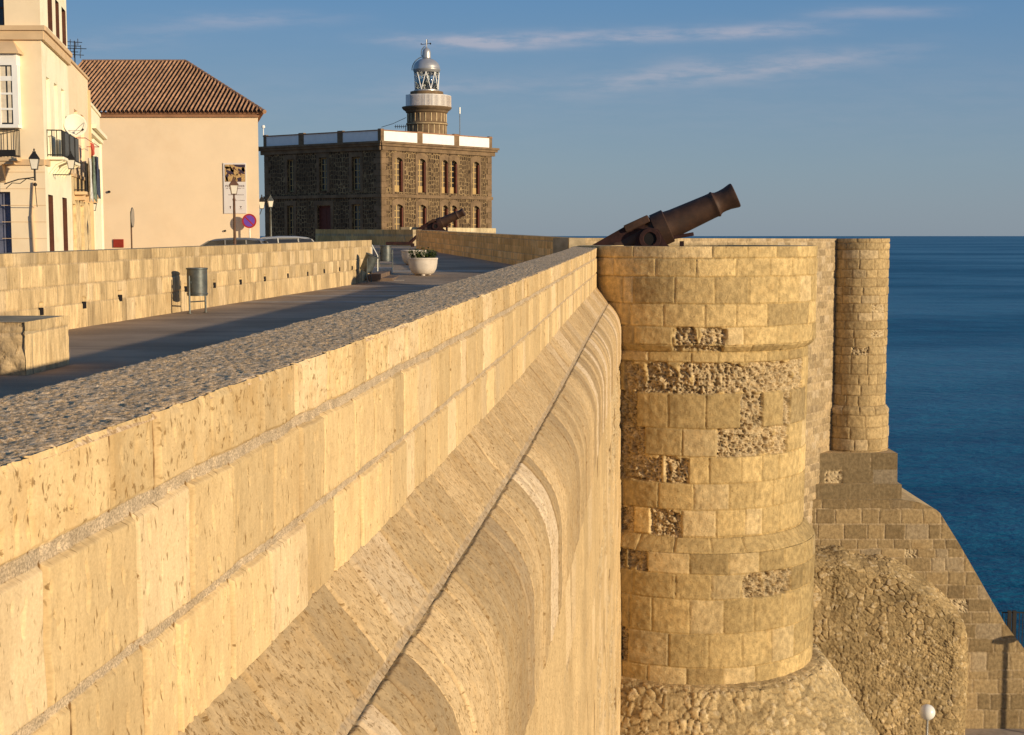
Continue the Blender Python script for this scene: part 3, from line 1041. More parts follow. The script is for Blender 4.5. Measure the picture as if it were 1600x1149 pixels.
HOLES = [(61, 487), (129, 477), (186, 466), (289, 452), (334, 446), (375, 441), (413, 436), (449, 431), (480, 428), (506, 424), (530, 421), (550, 419)]


def lw_holes(U, V, C, H):
    # square weep holes along the third course
    u0 = 0.0
    for (px, py) in HOLES:
        r = (px - 800) / dist_fac
        d = (-6.97 - 0.1085 * 29.6) / (r - 0.1085)
        u = (d - 12) * math.hypot(1, 0.1085)
        v = (np.interp(d, [20, 29.6, 49], [EYE - 0.30, EYE - 0.262, EYE - 0.16]) - Zat(px, py, d))
        m_ = (np.abs(U - u) < 0.075) & (np.abs(V - v) < 0.06)
        H = np.where(m_, H - 0.12, H)
    return C, H


left_wall = wall_thing('promenade_wall', 'long low pale limestone wall with square weep holes on the left of the promenade', 'wall', M_WALLTOP, 'coping_top',
                       LA, LB, EYE - 0.33, EYE - 0.16, -0.05, -0.05, rows_lw, 0.42, M_LEFTWALL, 61, res=0.035, vres=0.02, thick=0.55,
                       base=np.array([0.62, 0.45, 0.24]), cvar=0.22, grey=0.5, depth=0.012, rnd=0.02, gh=0.010, gv=0.005, warp=0.008, wscale=4, holes=lw_holes,
                       mort=np.array([0.46, 0.34, 0.2]), tone=lambda ri, U, V: np.array([0.86, 1.0, 1.0, 1.0])[np.clip(ri, 0, 3)] * (1 + 0.22 * vn(U * 7, V * 0.8, 91)))

for (px, py) in HOLES:
    r = (px - 800) / dist_fac
    d = (-6.97 - 0.1085 * 29.6) / (r - 0.1085)
    x = lw_x(d); z = Zat(px, py, d)
    tx_, ty_ = 0.1085 / math.hypot(1, 0.1085), 1 / math.hypot(1, 0.1085)
    mb = MB(Matrix(((tx_, -ty_, 0, x), (ty_, tx_, 0, d), (0, 0, 1, z), (0, 0, 0, 1))))
    mb.box(-0.075, 0.075, -0.004, 0.10, -0.06, 0.06)  # near-black plug flush with the face, stands in for shade inside the hole
    adopt(mb.build('weep_hole_shade', M_HOLE_SHADE), left_wall)

# stone bench block in the left foreground
bp = P(37.5, 503.7, 16.07)
bz = bp.z
sb = empty('stone_block', (bp.x, 16.07, 0), 0, 'squat limestone pier with flat top in the shade at the left edge of the promenade', 'stone block')
q1 = (P(107, 495, 17.46).x + 0.0, 17.46)
o1, mb1 = flat_wall('lit_face', sb, (bp.x, 16.07), q1, bz, bz, -0.05, -0.05, [0, 0.13, 0.70], 0.5, M_LEFTWALL, 71, res=0.012, thick=1.2,
                    base=np.array([0.62, 0.45, 0.24]), depth=0.012, rough=0.006)
o2, mb2 = flat_wall('rough_face', sb, (bp.x - 1.2, 16.1), (bp.x, 16.07), bz, bz, -0.05, -0.05, [0, 0.13, 0.70], 0.6, M_TOWER, 73, res=0.014, thick=1.38,
                    base=np.array([0.5, 0.36, 0.2]), rough=0.03, rscale=4)
adopt(mb2.build('top_slab', M_WALLTOP), sb)

# wall B across the middle (shaded), then the lit curtain wall to the far tower
B0, B1 = XY(650, 85), XY(889, 50)
wb = wall_thing('shaded_wall', 'shaded brown stone wall running between the far cannon and the near cannon', 'wall', M_WALLTOP, 'coping_top',
                B0, B1, Zat(650, 359.5, 85), Zat(889, 372, 50), gz(85) - 0.3, gz(50) - 0.3, [0, 0.16, 0.45, 0.75, 1.05, 2.2], 0.6, M_LEFTWALL, 81, res=0.07, vres=0.03, thick=0.6,
                base=np.array([0.74, 0.46, 0.18]), depth=0.014, tone=lambda ri, U, V: 1 + 0.15 * vn(U * 4, V * 1.0, 92),
                erode=None)
C0, C1 = XY(889.6, 50.1), XY(1309, 69.5)
rows_c = [0, 0.14] + [0.14 + 0.36 * k for k in range(1, 44)]
cw = wall_thing('curtain_wall', 'high stone curtain wall with small worn blocks between the two round towers', 'wall', M_WALLTOP, 'coping_top',
                C0, C1, Zat(889, 372, 50.1), Zat(1312, 373, 71.5), -14, -14, rows_c, 0.62, M_TOWER, 83, res=0.07, vres=0.05, thick=0.7,
                base=np.array([0.42, 0.31, 0.175]), depth=0.03, rnd=0.03, cvar=0.22, grey=0.5, gh=0.012, gv=0.012,
                erode=lambda ri, ci, uc, h: (ri > 3) & (ri < 14) & (h > 0.9), ero_depth=0.05)

# far round tower with its base ring
YD = 70.0
XD = (1344.5 - 800) / dist_fac * YD
RD = tangent_R(1390.5, XD, YD)
RE = tangent_R(1396, XD, YD)
tower2 = empty('far_round_tower', (XD, YD, -9), 0, 'slim round tower of small worn blocks, half in shade, standing over the sea', 'tower')
tower2.name = 'round_tower'
zf = [Zat(1347, 373, YD - RD), Zat(1347, 634, YD - RD), Zat(1347, 642, YD - RD), Zat(1347, 712, YD - RD)]
pr2 = [(0, RD, zf[0]), (zf[0] - zf[1], RD - 0.02, zf[1]), (zf[0] - zf[2] + 0.1, RE, zf[2]), (zf[0] - zf[3] + 0.1, RE, zf[3] - 0.3)]
rows_2 = [0, 0.20, 0.55, 1.0, 1.5] + [1.5 + 0.42 * k for k in range(1, 12)] + [6.12 + 0.52 * k for k in range(1, 14)]
cols_2 = make_cols(rows_2, -4, 5, 0.8, 45)


def hc_t2(U, V):
    H, C, e = ashlar(U, V, rows_2, cols_2, 305, gh=0.010, gv=0.010, rnd=0.04, depth=0.028, warp=0.02, wscale=2, uneven=0.012, cvar=0.16, grey=0.3, rough=0.012, rscale=5,
                     base=np.array([0.47, 0.335, 0.165]), mort=np.array([0.30, 0.205, 0.10]),
                     erode=lambda ri, ci, uc, h: (ri > 2) & (ri < 14) & (h > 0.88), ero_depth=0.03)
    return H, C, e


adopt(build_round('drum', None, XD, YD, pr2, -1.9, 2.6, 200, 420, hc_t2, M_TOWER, RD), tower2)
mb = MB(); mb.lathe([(0.0, zf[0] - 0.01), (RD - 0.01, zf[0] - 0.01)], 32, Matrix.Translation((XD, YD, 0)))
adopt(mb.build('tower_top', M_WALLTOP), tower2)


# ------------------------------------------------------------------ stepped sea bastion (right): plinth courses and battered scarp
def poly_wall(name, outline_px, d, rows_px, bw, mat, seed, res, parent, ref_x, base, side_batter=None, thick=6.0, **kw):
    """frontal masonry face in the plane Y = d whose outline is right edge x(y) in pixels"""
    pass


bast = empty('sea_bastion', (P(1400, 800, 68).x, 68, -24), 0, 'stepped and battered stone bastion base under the far round tower, sloping down to the sea', 'bastion')


def front_sheet(name, parent, d, xl, edge_pts, ytop, ybot, rows_px, bw, mat, seed, res, thick, base, **kw):
    """front face between x pixel xl and the right edge polyline [(x, y)...]; returns the mesh, sides added as a cap"""
    zt = Zat(1400, ytop, d); zb_ = Zat(1400, ybot, d)
    Xl = P(xl, 900, d).x
    ez = np.array([Zat(x, y, d) for x, y in edge_pts])[::-1]; ex = np.array([P(x, y, d).x for x, y in edge_pts])[::-1]
    nv = int((zt - zb_) / res)
    zz = np.linspace(zt, zb_, nv)
    xr = np.interp(zz, ez, ex)
    nu = int((xr.max() - Xl) / res)
    f = np.linspace(0, 1, nu)
    Xg = Xl + (xr[:, None] - Xl) * f[None, :]
    Zg = np.repeat(zz[:, None], nu, 1)
    U = Xg - Xl; V = zt - Zg
    rows = [zt - Zat(1400, y, d) for y in rows_px]
    cols = make_cols(rows, -1, U.max() + 1, bw, seed)
    H, C, _ = ashlar(U, V, rows, cols, seed, base=base, **kw)
    PT = np.stack([Xg, d - H, Zg], -1)
    o = grid_mesh(name, PT, mat, None, C, np.stack([U, V], -1), flip=True)
    adopt(o, parent)
    mb = MB()
    n = len(edge_pts)
    pts = [P(x, y, d) for x, y in edge_pts]
    pts[0].z = zt
    vs = [(p.x - 0.02, d + 0.03, p.z) for p in pts] + [(p.x - 0.02, d + thick, p.z) for p in pts] + [(Xl, d + 0.03, zt - 0.01), (Xl, d + thick, zt - 0.01)]
    fs = [(i, n + i, n + i + 1, i + 1) for i in range(n - 1)] + [(0, n, 2 * n + 1, 2 * n)]
    mb.add(vs, fs)
    adopt(mb.build(name + '_side', mat if False else M_RIM), parent)
    return o


BB = np.array([0.225, 0.165, 0.090])
front_sheet('upper_plinth', bast, 68.2, 1240, [(1402.5, 708), (1402, 760)], 708.5, 760, [708.5, 734, 762], 1.15, M_TOWER, 401, 0.05, 9, BB, depth=0.025, cvar=0.1, grey=0.3,
            erode=lambda ri, ci, uc, h: (ri == 1) & (uc > 0.9) & (uc < 2.2) & (h > 0.4), ero_depth=0.05)
front_sheet('middle_plinth', bast, 67.9, 1240, [(1409, 756), (1408.5, 786)], 757, 786, [757, 781, 790], 1.2, M_TOWER, 403, 0.05, 9, BB, depth=0.025, cvar=0.1, grey=0.3)
front_sheet('scarp', bast, 67.6, 1240, [(1411, 781), (1436, 785), (1462, 796), (1469, 802), (1500, 852), (1540, 922), (1570, 974), (1602, 1016), (1690, 1160)], 781, 1165,
            [781, 796, 819, 843, 858, 872, 893, 915, 936, 957, 975, 998, 1020, 1048, 1062, 1084, 1110, 1140, 1170], 0.95, M_TOWER, 405, 0.05, 14,
            np.array([0.33, 0.235, 0.12]), depth=0.03, rnd=0.035, cvar=0.26, grey=0.4, gh=0.014, gv=0.014, warp=0.02, wscale=1.5,
            erode=lambda ri, ci, uc, h: (ri > 1) & (ri < 9) & (uc > 5) & (h > 0.83), ero_depth=0.04)

# rubble buttress with a rounded corner in front of the scarp
d_r = 66.2
edge_top = [(1236, 858), (1290, 860), (1328, 858), (1336, 872), (1372, 876), (1395, 872), (1418, 888), (1440, 905), (1470, 922), (1490, 940), (1508, 955), (1518, 975), (1522, 1000)]
Rr = P(1521, 1000, d_r).x
Xl = P(1236, 900, d_r).x
rc = 0.9
nu = 300
Ltot = (Rr - rc - Xl) + rc * math.pi / 2 + 1.2
us = np.linspace(0, Ltot, nu)
xs = np.where(us < Rr - rc - Xl, Xl + us, 0); ys = np.full(nu, d_r)
ang = np.clip((us - (Rr - rc - Xl)) / rc, 0, math.pi / 2)
arc = us >= Rr - rc - Xl
xs[arc] = Rr - rc + rc * np.sin(ang[arc]); ys[arc] = d_r + rc - rc * np.cos(ang[arc])
ys += np.maximum(us - (Ltot - 1.2), 0)
topz = np.array([np.interp(x, [P(a, b_, d_r).x for a, b_ in edge_top], [Zat(a, b_, d_r) for a, b_ in edge_top]) for x in xs])
ker = np.hanning(41); ker /= ker.sum()
topz = np.convolve(np.pad(topz, 20, mode='edge'), ker, 'valid')
topz += 0.14 * fbm(us * 1.0, us * 0, 12, 2)
nv = 270
vf = np.linspace(0, 1, nv) ** 1.5
Zg = topz[None, :] + (-24.5 - topz[None, :]) * vf[:, None]
Xg = np.repeat(xs[None, :], nv, 0); Yg = np.repeat(ys[None, :], nv, 0)
U = np.repeat(us[None, :], nv, 0); V = topz.max() - Zg
V0 = topz[None, :] - Zg
lip = np.clip(1 - V0 / 0.9, 0, 1) ** 2
V = V - lip * 1.5
H, C = rubble(U, V, 0.36, 61, base=np.array([0.40, 0.285, 0.14]), amp=0.06, an=0.8)
H = H + 0.22 * fbm(U * 0.5, V * 0.5, 65, 3)
Yg = Yg + lip * 1.5 - H * (1 - 0.7 * lip)
Zg = Zg + H * lip
Xg = Xg + np.where(arc[None, :], H * 0.5, 0)
butt = empty('rubble_buttress', (Xl, d_r, -24.5), 0, 'rough buttress of small rubble stones with a rounded corner below the far tower', 'buttress')
adopt(grid_mesh('rubble_face', np.stack([Xg, Yg, Zg], -1), M_RUBBLE, None, C, np.stack([U, V], -1), flip=True), butt)


# ------------------------------------------------------------------ ground, sea
def ground_grid(name, xs, ys, zf_, mat, label_kind='structure'):
    X, Y = np.meshgrid(xs, ys)
    Z = zf_(X, Y)
    o = grid_mesh(name, np.stack([X, Y, Z], -1), mat, None, None, None, flip=False, smooth=False)
    o['kind'] = label_kind
    return o


gy = np.array([-20, 0, 10, 20, 30, 40, 43, 46, 49, 52, 56, 60, 70, 85, 100, 110, 118, 160.0])
gzv = np.interp(gy, [40, 46, 52, 60, 85, 110, 400], [0, 0.0, 0.2, 0.40, 0.80, 1.0, 1.1])
vsg = []; fsg = []
for i, y in enumerate(gy):
    xr = (wallX(y) - 0.5) if y < 38 else float(np.interp(y, [38, 50, 71.2, 74, 86, 112, 126, 150], [1.9, 1.9, 15.8, 17.4, 17, 4, -4, -14]))
    vsg += [(-60, y, gzv[i] if y > 50 else 0.0), (-7.2, y, gzv[i]), (xr, y, gzv[i])]
for i in range(len(gy) - 1):
    for k in range(2):
        a = i * 3 + k
        fsg.append((a, a + 1, a + 4, a + 3))
mb = MB(); mb.add(vsg, fsg)
g = mb.build('promenade', M_ASPHALT); g['kind'] = 'structure'
if g.data.polygons[0].normal.z < 0: g.data.flip_normals()

# headland mass under the promenade so nothing hangs in the air
hl = [(-60, -20)] + [(wallX(d) - 0.5, d) for d in (-2.5, 5, 15, 25, 33)] + [(1.7, 36.5), (1.7, 50.0), (15.6, 69.0), (17.5, 74), (17, 86), (4, 112), (-4, 126), (-14, 150), (-60, 150)]
n = len(hl)
mb = MB()
mb.add([(x, y, -0.25) for x, y in hl] + [(x, y, -34) for x, y in hl], [tuple(range(n))] + [(i, (i + 1) % n, n + (i + 1) % n, n + i) for i in range(n)])
g = mb.build('headland', M_RIM); g['kind'] = 'structure'

sea = MB()
S = 60000.0
sea.add([(-S, -2000, -31), (S, -2000, -31), (S, S, -31), (-S, S, -31)], [(0, 1, 2, 3)])
g = sea.build('sea', M_SEA); g['kind'] = 'structure'
if g.data.polygons[0].normal.z < 0: g.data.flip_normals()

zc = Zat(1500, 1140, 67.5)
mb = MB()
mb.add([(2, -5, zc), (60, -5, zc), (44, 62, zc), (33, 67.0, zc), (22, 68.5, zc), (8, 68.5, zc), (2, 38, zc)], [tuple(range(7))])
mb.add([(60, -5, zc), (60, -5, -33), (44, 62, -33), (44, 62, zc), (33, 67.0, zc), (33, 67.0, -33)], [(0, 1, 2, 3), (3, 2, 5, 4)])
g = mb.build('lower_courtyard', M_BAND); g['kind'] = 'structure'

# paving bands and slabs on the promenade
def band(name, x0, x1, y0, y1, mat, lift=0.006, skew=0.0):
    mb = MB()
    n = 8
    vs = []; fs = []
    for i in range(n + 1):
        x = x0 + (x1 - x0) * i / n
        vs += [(x, y0 + skew * (x - x0), gz(y0) + lift), (x, y1 + skew * (x - x0), gz(y1) + lift)]
    for i in range(n):
        fs.append((2 * i, 2 * i + 2, 2 * i + 3, 2 * i + 1))
    mb.add(vs, fs)
    o = mb.build(name, mat)
    if o.data.polygons[0].normal.z < 0: o.data.flip_normals()
    o['kind'] = 'structure'
    return o


for (y0, y1, x0, x1) in ((33.5, 34.3, lw_x(34) + .05, 1.2), (36.8, 37.7, lw_x(37) + .05, 1.6), (40.5, 41.2, lw_x(41) + .05, 2.0), (53.0, 54.6, -5.2, 1.9), (44.0, 45.0, lw_x(44) + .05, 1.9)):
    band('paving_band', x0, x1, y0, y1, M_BAND)

# ---- PART2 ----
# ------------------------------------------------------------------ cannons
def make_cannon(loc, yaw, sc, label):
    """local x runs along the barrel (muzzle +x), z up; metres"""
    root = empty('cannon', loc, yaw, label, 'cannon', 'old iron cannons on the ramparts')
    root.scale = (sc, sc, sc)
    elv = math.radians(24.5)
    T = Matrix.Translation((0.0, 0, 0)) @ Matrix.Rotation(-elv, 4, 'Y') @ Matrix.Rotation(math.pi / 2, 4, 'Y')
    prof = [(0.0, -1.75), (0.10, -1.74), (0.14, -1.68), (0.10, -1.60), (0.20, -1.50), (0.31, -1.42), (0.34, -1.30), (0.40, -1.25), (0.40, -1.15), (0.385, -1.1),
            (0.42, -0.3), (0.425, 0.0), (0.43, 0.22), (0.415, 0.26), (0.385, 0.5), (0.345, 1.55), (0.345, 1.66), (0.365, 1.70), (0.365, 1.73), (0.325, 1.76),
            (0.30, 1.82), (0.295, 1.92), (0.305, 2.06), (0.33, 2.18), (0.348, 2.26), (0.348, 2.31), (0.32, 2.33), (0.19, 2.33), (0.17, 2.30), (0.165, 1.6), (0.0, 1.6)]
    mb = MB(); mb.lathe(prof, 40, T, cap0=False, cap1=False)
    barrel = mb.build('barrel', M_IRON, root, True, 35)
    mb = MB(); mb.lathe([(0.164, 2.28), (0.163, 1.62), (0.0, 1.61)], 24, T, cap0=False, cap1=False)
    mb.build('bore', M_HOLE_SHADE, barrel)
    # reinforcing sleeve with its raised top plates
    mb = MB()
    mb.lathe([(0.42, -0.06), (0.475, -0.06), (0.475, 0.30), (0.42, 0.32)], 40, T, cap0=False, cap1=False)
    mb.build('sleeve', M_IRON, root, True, 35)
    T2 = Matrix.Rotation(-elv, 4, 'Y')
    mb = MB()
    mb.box(-0.80, -0.09, -0.46, 0.46, 0.30, 0.50, T=T2, bev=0.015)
    mb.build('top_plate', M_IRON, root)
    # trunnions with hub ring and a near-black disc painting the shade of its hole
    for s_ in (-1, 1):
        mb = MB()
        Tt = Matrix.Rotation(-elv, 4, 'Y') @ Matrix.Translation((-0.28, 0, -0.13)) @ Matrix.Rotation(math.pi / 2 * s_, 4, 'X')
        mb.lathe([(0.0, 0.30), (0.30, 0.30), (0.30, 0.60), (0.285, 0.63), (0.185, 0.63), (0.17, 0.60), (0.17, 0.48)], 32, Tt, cap0=False, cap1=False)
        hub = mb.build('trunnion', M_IRON2, root, True, 35)
        mb = MB(); mb.lathe([(0.0, 0.585), (0.181, 0.585)], 24, Tt); mb.build('recess', M_HOLE_SHADE, hub)
    # side cheeks of the carriage
    for s_ in (-1, 1):
        y0, y1 = (0.47, 0.53) if s_ > 0 else (-0.53, -0.47)
        mb = MB()
        poly = [(-1.45, -1.15), (-0.95, -0.55), (-0.62, -0.40), (-0.55, -0.10), (-0.30, 0.10), (0.02, 0.02), (0.26, -0.40), (0.52, -0.60), (0.60, -1.15)]
        Tc = Matrix.Rotation(math.pi / 2, 4, 'X')
        mb.prism(poly, -y1, -y0, T=Tc)
        ck = mb.build('cheek', M_IRON2, root)
        mb = MB()
        for (bx, bz) in ((-0.72, -0.50), (-0.50, -0.62), (0.10, -0.45), (0.28, -0.50), (0.22, -0.68), (-0.9, -0.8), (-0.2, -0.7)):
            ya = y0 - 0.025 if s_ < 0 else y1 + 0.025
            mb.tube((bx, ya, bz), (bx, (y0 + y1) / 2, bz), 0.028, n=8)
        mb.build('bolts', M_IRON2, ck)
    # sloping slide behind, resting on the platform
    mb = MB()
    for y in (-0.36, 0.24):
        poly = [(-2.75, -1.12), (-2.75, -0.95), (-0.80, 0.16), (-0.35, 0.22), (-0.40, -0.35), (-1.2, -0.72), (-2.1, -1.15)]
        mb.prism(poly, -y - 0.12, -y, T=Matrix.Rotation(math.pi / 2, 4, 'X'))
    mb.box(-2.76, -2.62, -0.24, 0.24, -1.1, -0.92, bev=0.01)
    mb.build('slide', M_IRON2, root)
    # front traversing bracket under the chase and base frame
    mb = MB()
    mb.box(0.35, 0.95, -0.25, 0.25, -0.32, -0.22, T=Matrix.Rotation(math.radians(-10), 4, 'Y'), bev=0.01)
    mb.box(0.60, 0.72, -0.2, 0.2, -1.12, -0.30, bev=0.01)
    mb.build('front_bracket', M_IRON2, root)
    mb = MB()
    mb.box(-2.8, 1.1, -0.50, -0.38, -1.20, -1.04, bev=0.01)
    mb.box(-2.8, 1.1, 0.38, 0.50, -1.20, -1.04, bev=0.01)
    mb.box(-1.8, -1.6, -0.38, 0.38, -1.19, -1.05); mb.box(0.6, 0.8, -0.38, 0.38, -1.19, -1.05)
    mb.build('base_frame', M_IRON2, root)
    return root


cp = P(1028, 360, 40.3)
make_cannon((cp.x, cp.y, cp.z), math.radians(-7), 1.03, 'large rusty cannon on the round tower, barrel raised towards the sea against the sky')
cp = P(686, 349.5, 100.0)
make_cannon((cp.x, cp.y, cp.z), math.radians(-7), 0.84, 'smaller looking distant cannon silhouetted before the lighthouse windows, behind the shaded wall')

# dark red iron beam of the distant gun platform
mb = MB()
a = P(603, 379.5, 92); b_ = P(642, 380.5, 92)
mb.box(a.x, b_.x, 91.9, 92.1, b_.z - 0.10, b_.z + 0.10, bev=0.02)
c_ = P(649, 372, 92)
mb.tube((b_.x - 0.1, 92, b_.z), (c_.x + 0.2, 92, c_.z + 0.2), 0.12, n=6)
mb.box(b_.x + 0.0, b_.x + 0.22, 91.9, 92.1, gz(92) - 0.02, b_.z)
mb.box(a.x + 0.1, a.x + 0.2, 91.95, 92.05, gz(92) - 0.02, b_.z)
o = mb.build('iron_beam', M_IRON2)
tag(o, 'dark red iron beam on short legs lying by the end of the shaded wall', 'beam')


# ------------------------------------------------------------------ litter bins
def make_bin(label):
    root = empty('litter_bin', (0, 0, 0), 0, label, 'litter bin', 'grey steel litter bins along the promenade')
    mb = MB()
    R = 0.205
    prof = [(0.0, 0.0), (R, 0.0), (R, 0.02), (R + 0.012, 0.03), (R + 0.012, 0.05), (R, 0.06), (R + 0.004, 0.30), (R + 0.004, 0.54), (R + 0.018, 0.55), (R + 0.018, 0.575), (R, 0.58), (R - 0.012, 0.575), (R - 0.015, 0.05), (0.0, 0.05)]
    mb.lathe(prof, 28, Matrix.Translation((0, 0, -0.30)))
    body = mb.build('bucket', M_BIN, root, True, 40)
    mb = MB()
    for s_ in (-1, 1):
        mb.tube((s_ * 0.19, 0, -0.02), (s_ * 0.238, 0, -0.02), 0.03, n=10)
    mb.build('pivot', M_BIN, root)
    for s_ in (-1, 1):
        mb = MB()
        mb.tube((s_ * 0.25, 0, -0.66), (s_ * 0.25, 0, 0.12), 0.021, n=8)
        mb.tube((s_ * 0.25, 0, -0.66), (s_ * 0.25, 0, -0.65), 0.05, n=10)
        mb.build('post', M_BIN, root)
    mb = MB(); mb.tube((-0.25, 0, -0.42), (0.25, 0, -0.42), 0.015, n=6); mb.build('crossbar', M_BIN, root)
    return root


def copy_tree(o, parent=None):
    c = o.copy(); COL.objects.link(c)
    if parent: c.parent = parent
    for ch in list(o.children):
        copy_tree(ch, c)
    return c


bin1 = make_bin('upright grey cylindrical litter bin nearest the camera, before the left promenade wall')
bin2 = copy_tree(bin1); bin2['label'] = 'grey litter bin tipped askew on its posts at the end of the left promenade wall'
bin3 = copy_tree(bin1); bin3['label'] = 'farthest small grey litter bin standing in the shade past the end of the left wall'
p = P(309, 487, 29.0); bin1.location = (p.x, 29.0, 0.66); bin1.scale = (0.99, 0.99, 0.99); bin1.rotation_euler = (0, 0, math.radians(62))
p = P(577, 443, 46.5); bin2.location = (p.x, 46.5, 0.72); bin2.rotation_euler = (0, 0, math.radians(82))
for ch in bin2.children:
    if ch.name.startswith('bucket'):
        ch.rotation_euler = (math.radians(24), 0, 0); ch.location = (0, 0, -0.02)
p = P(603, 424, 54.5); bin3.location = (p.x, 54.5, gz(54.5) + 0.66); bin3.rotation_euler = (0, 0, math.radians(20))
bin3.scale = (1.05, 1.05, 1.05)


# ------------------------------------------------------------------ planters
def make_planter(loc, sc, label, lush, seed):
    root = empty('planter', loc, 0.2, label, 'planter', 'round concrete planters on the promenade')
    root.scale = (sc, sc, sc)
    mb = MB()
    prof = [(0.0, 0.05), (0.30, 0.05), (0.40, 0.11), (0.485, 0.26), (0.52, 0.44), (0.525, 0.57), (0.545, 0.59), (0.545, 0.64), (0.53, 0.65), (0.47, 0.65), (0.46, 0.62), (0.44, 0.50), (0.0, 0.50)]
    mb.lathe(prof, 36)
    mb.build('bowl', M_CONCRETE, root, True, 35)
    mb = MB()
    for k in range(3):
        a = k * 2.094 + 0.4
        mb.lathe([(0.0, 0.0), (0.07, 0.0), (0.08, 0.05), (0.0, 0.16)], 10, Matrix.Translation((0.25 * math.cos(a), 0.25 * math.sin(a), 0)))
    mb.build('foot', M_CONCRETE, root)
    mb = MB(); mb.lathe([(0.0, 0.58), (0.455, 0.57)], 24); mb.build('soil', M_SOIL, root)
    if lush:
        rng = random.Random(seed)
        mb = MB()
        for k in range(110):
            a = rng.random() * 6.283; r = 0.44 * math.sqrt(rng.random())
            bx, by = r * math.cos(a), r * math.sin(a)
            hh = rng.uniform(0.22, 0.62) * (1 - 0.35 * r)
            tip = Vector((bx * 1.25 + rng.uniform(-.05, .05), by * 1.25 + rng.uniform(-.05, .05), 0.57 + hh * 0.8))
            mb.tube((bx, by, 0.56), tip, 0.006, 0.003, 4, 1)
            for q in range(9):
                f = rng.uniform(0.25, 1.0)
                c = Vector((bx, by, 0.56)).lerp(tip, f)
                b2 = rng.random() * 6.283; l = rng.uniform(0.07, 0.13)
                d1 = Vector((math.cos(b2), math.sin(b2), rng.uniform(-0.2, 0.6))).normalized() * l
                d2 = Vector((-d1.y, d1.x, 0)).normalized() * l * 0.35
                mb.add([c, c + d1 * 0.5 + d2, c + d1, c + d1 * 0.5 - d2], [(0, 1, 2, 3)], rng.choice([0, 0, 1]))
        mb.build('foliage', [M_LEAF, M_LEAF2], root)
    return root


p = P(661, 437, 51.0)
make_planter((p.x, 51.0, gz(51) - 0.02), 1.0, 'pale bowl planter with dark green leafy plants, nearer one in the sun on the promenade', True, 5)
p = P(647, 420, 59)
make_planter((p.x, 59, gz(59) - 0.04), 1.0, 'pale bowl planter with no plants showing, half hidden behind the leafy planter', False, 6)

# railing by the steps at the end of the left wall
hr = empty('handrail', (XY(583, 49.3)[0], 49.3, 0), 0, 'small galvanised handrail sloping down at the end of the left promenade wall', 'handrail')
mb = MB()
r1, r2, r3 = P(581, 383, 49.5), P(590, 400, 49.5), P(590, 424, 49.5)
mb.path([r1, r2, r3], 0.028, 8)
adopt(mb.build('rail', M_STEEL), hr)
mb = MB(); mb.path([P(581, 383, 49.5), P(581, 402, 49.5), P(590, 402, 49.5)], 0.022, 8); adopt(mb.build('brace', M_STEEL), hr)
stp = empty('stone_steps', (XY(600, 50)[0], 50, 0), 0, 'low brown and pale stone steps beside the bins at the end of the left wall', 'steps')
for k, (x0, x1, y0, y1, h_, mm) in enumerate([(582, 600, 47.6, 51.6, 0.30, M_SLABRED), (600, 618, 47.8, 51.5, 0.16, M_SLABRED), (618, 634, 48.0, 51.4, 0.08, M_BAND)]):
    mb = MB(); mb.box(XY(x0, 49)[0], XY(x1, 49)[0], y0, y1, -0.02, h_, bev=0.01)
    adopt(mb.build('step', mm), stp)
mb = MB(); mb.box(XY(581, 51.8)[0], XY(612, 51.8)[0], 51.7, 52.1, 0.0, 0.42, bev=0.02); adopt(mb.build('kerb', M_CONCRETE), stp)


# ------------------------------------------------------------------ lamps
def lantern_parts(root, s=1.0, glow=M_LAMPGLASS, z0=0.0, metal=M_BLACKIRON):
    """four-sided street lantern, z0 = bottom of the glass box"""
    def q(w0, w1, za, zb, mi, mb):
        mb.lathe([(w0 * s, z0 + za * s), (w1 * s, z0 + zb * s)], 4, Matrix.Rotation(math.pi / 4, 4, 'Z'), mi)
    mb = MB(); q(0.15, 0.235, 0.0, 0.36, 0, mb); gl = mb.build('lantern_glass', glow, root)
    mb = MB()
    for k in range(4):
        a = k * math.pi / 2 + math.pi / 4 + math.pi / 4 * 0 
        a = k * math.pi / 2 + math.pi / 2 - math.pi / 4 + math.pi / 4
        p0 = Vector((0.15 * s * math.cos(a - 0), 0.15 * s * math.sin(a), z0)); p1 = Vector((0.24 * s * math.cos(a), 0.24 * s * math.sin(a), z0 + 0.36 * s))
        R_ = Matrix.Rotation(math.pi / 4, 3, 'Z')
        mb.tube(R_ @ p0, R_ @ p1, 0.012 * s, n=5)
    q(0.17, 0.17, -0.03, 0.0, 0, mb); q(0.27, 0.27, 0.36, 0.385, 0, mb)
    mb.build('lantern_frame', metal, root)
    mb = MB()
    mb.lathe([(0.28 * s, z0 + 0.385 * s), (0.20 * s, z0 + 0.48 * s), (0.09 * s, z0 + 0.60 * s), (0.085 * s, z0 + 0.65 * s), (0.0, z0 + 0.66 * s)], 4, Matrix.Rotation(math.pi / 4, 4, 'Z'))
    cap = mb.build('lantern_cap', metal, root)
    mb = MB(); mb.lathe([(0.0, z0 + 0.64 * s), (0.03 * s, z0 + 0.68 * s), (0.035 * s, z0 + 0.72 * s), (0.0, z0 + 0.78 * s)], 8)
    mb.build('finial', metal, cap)


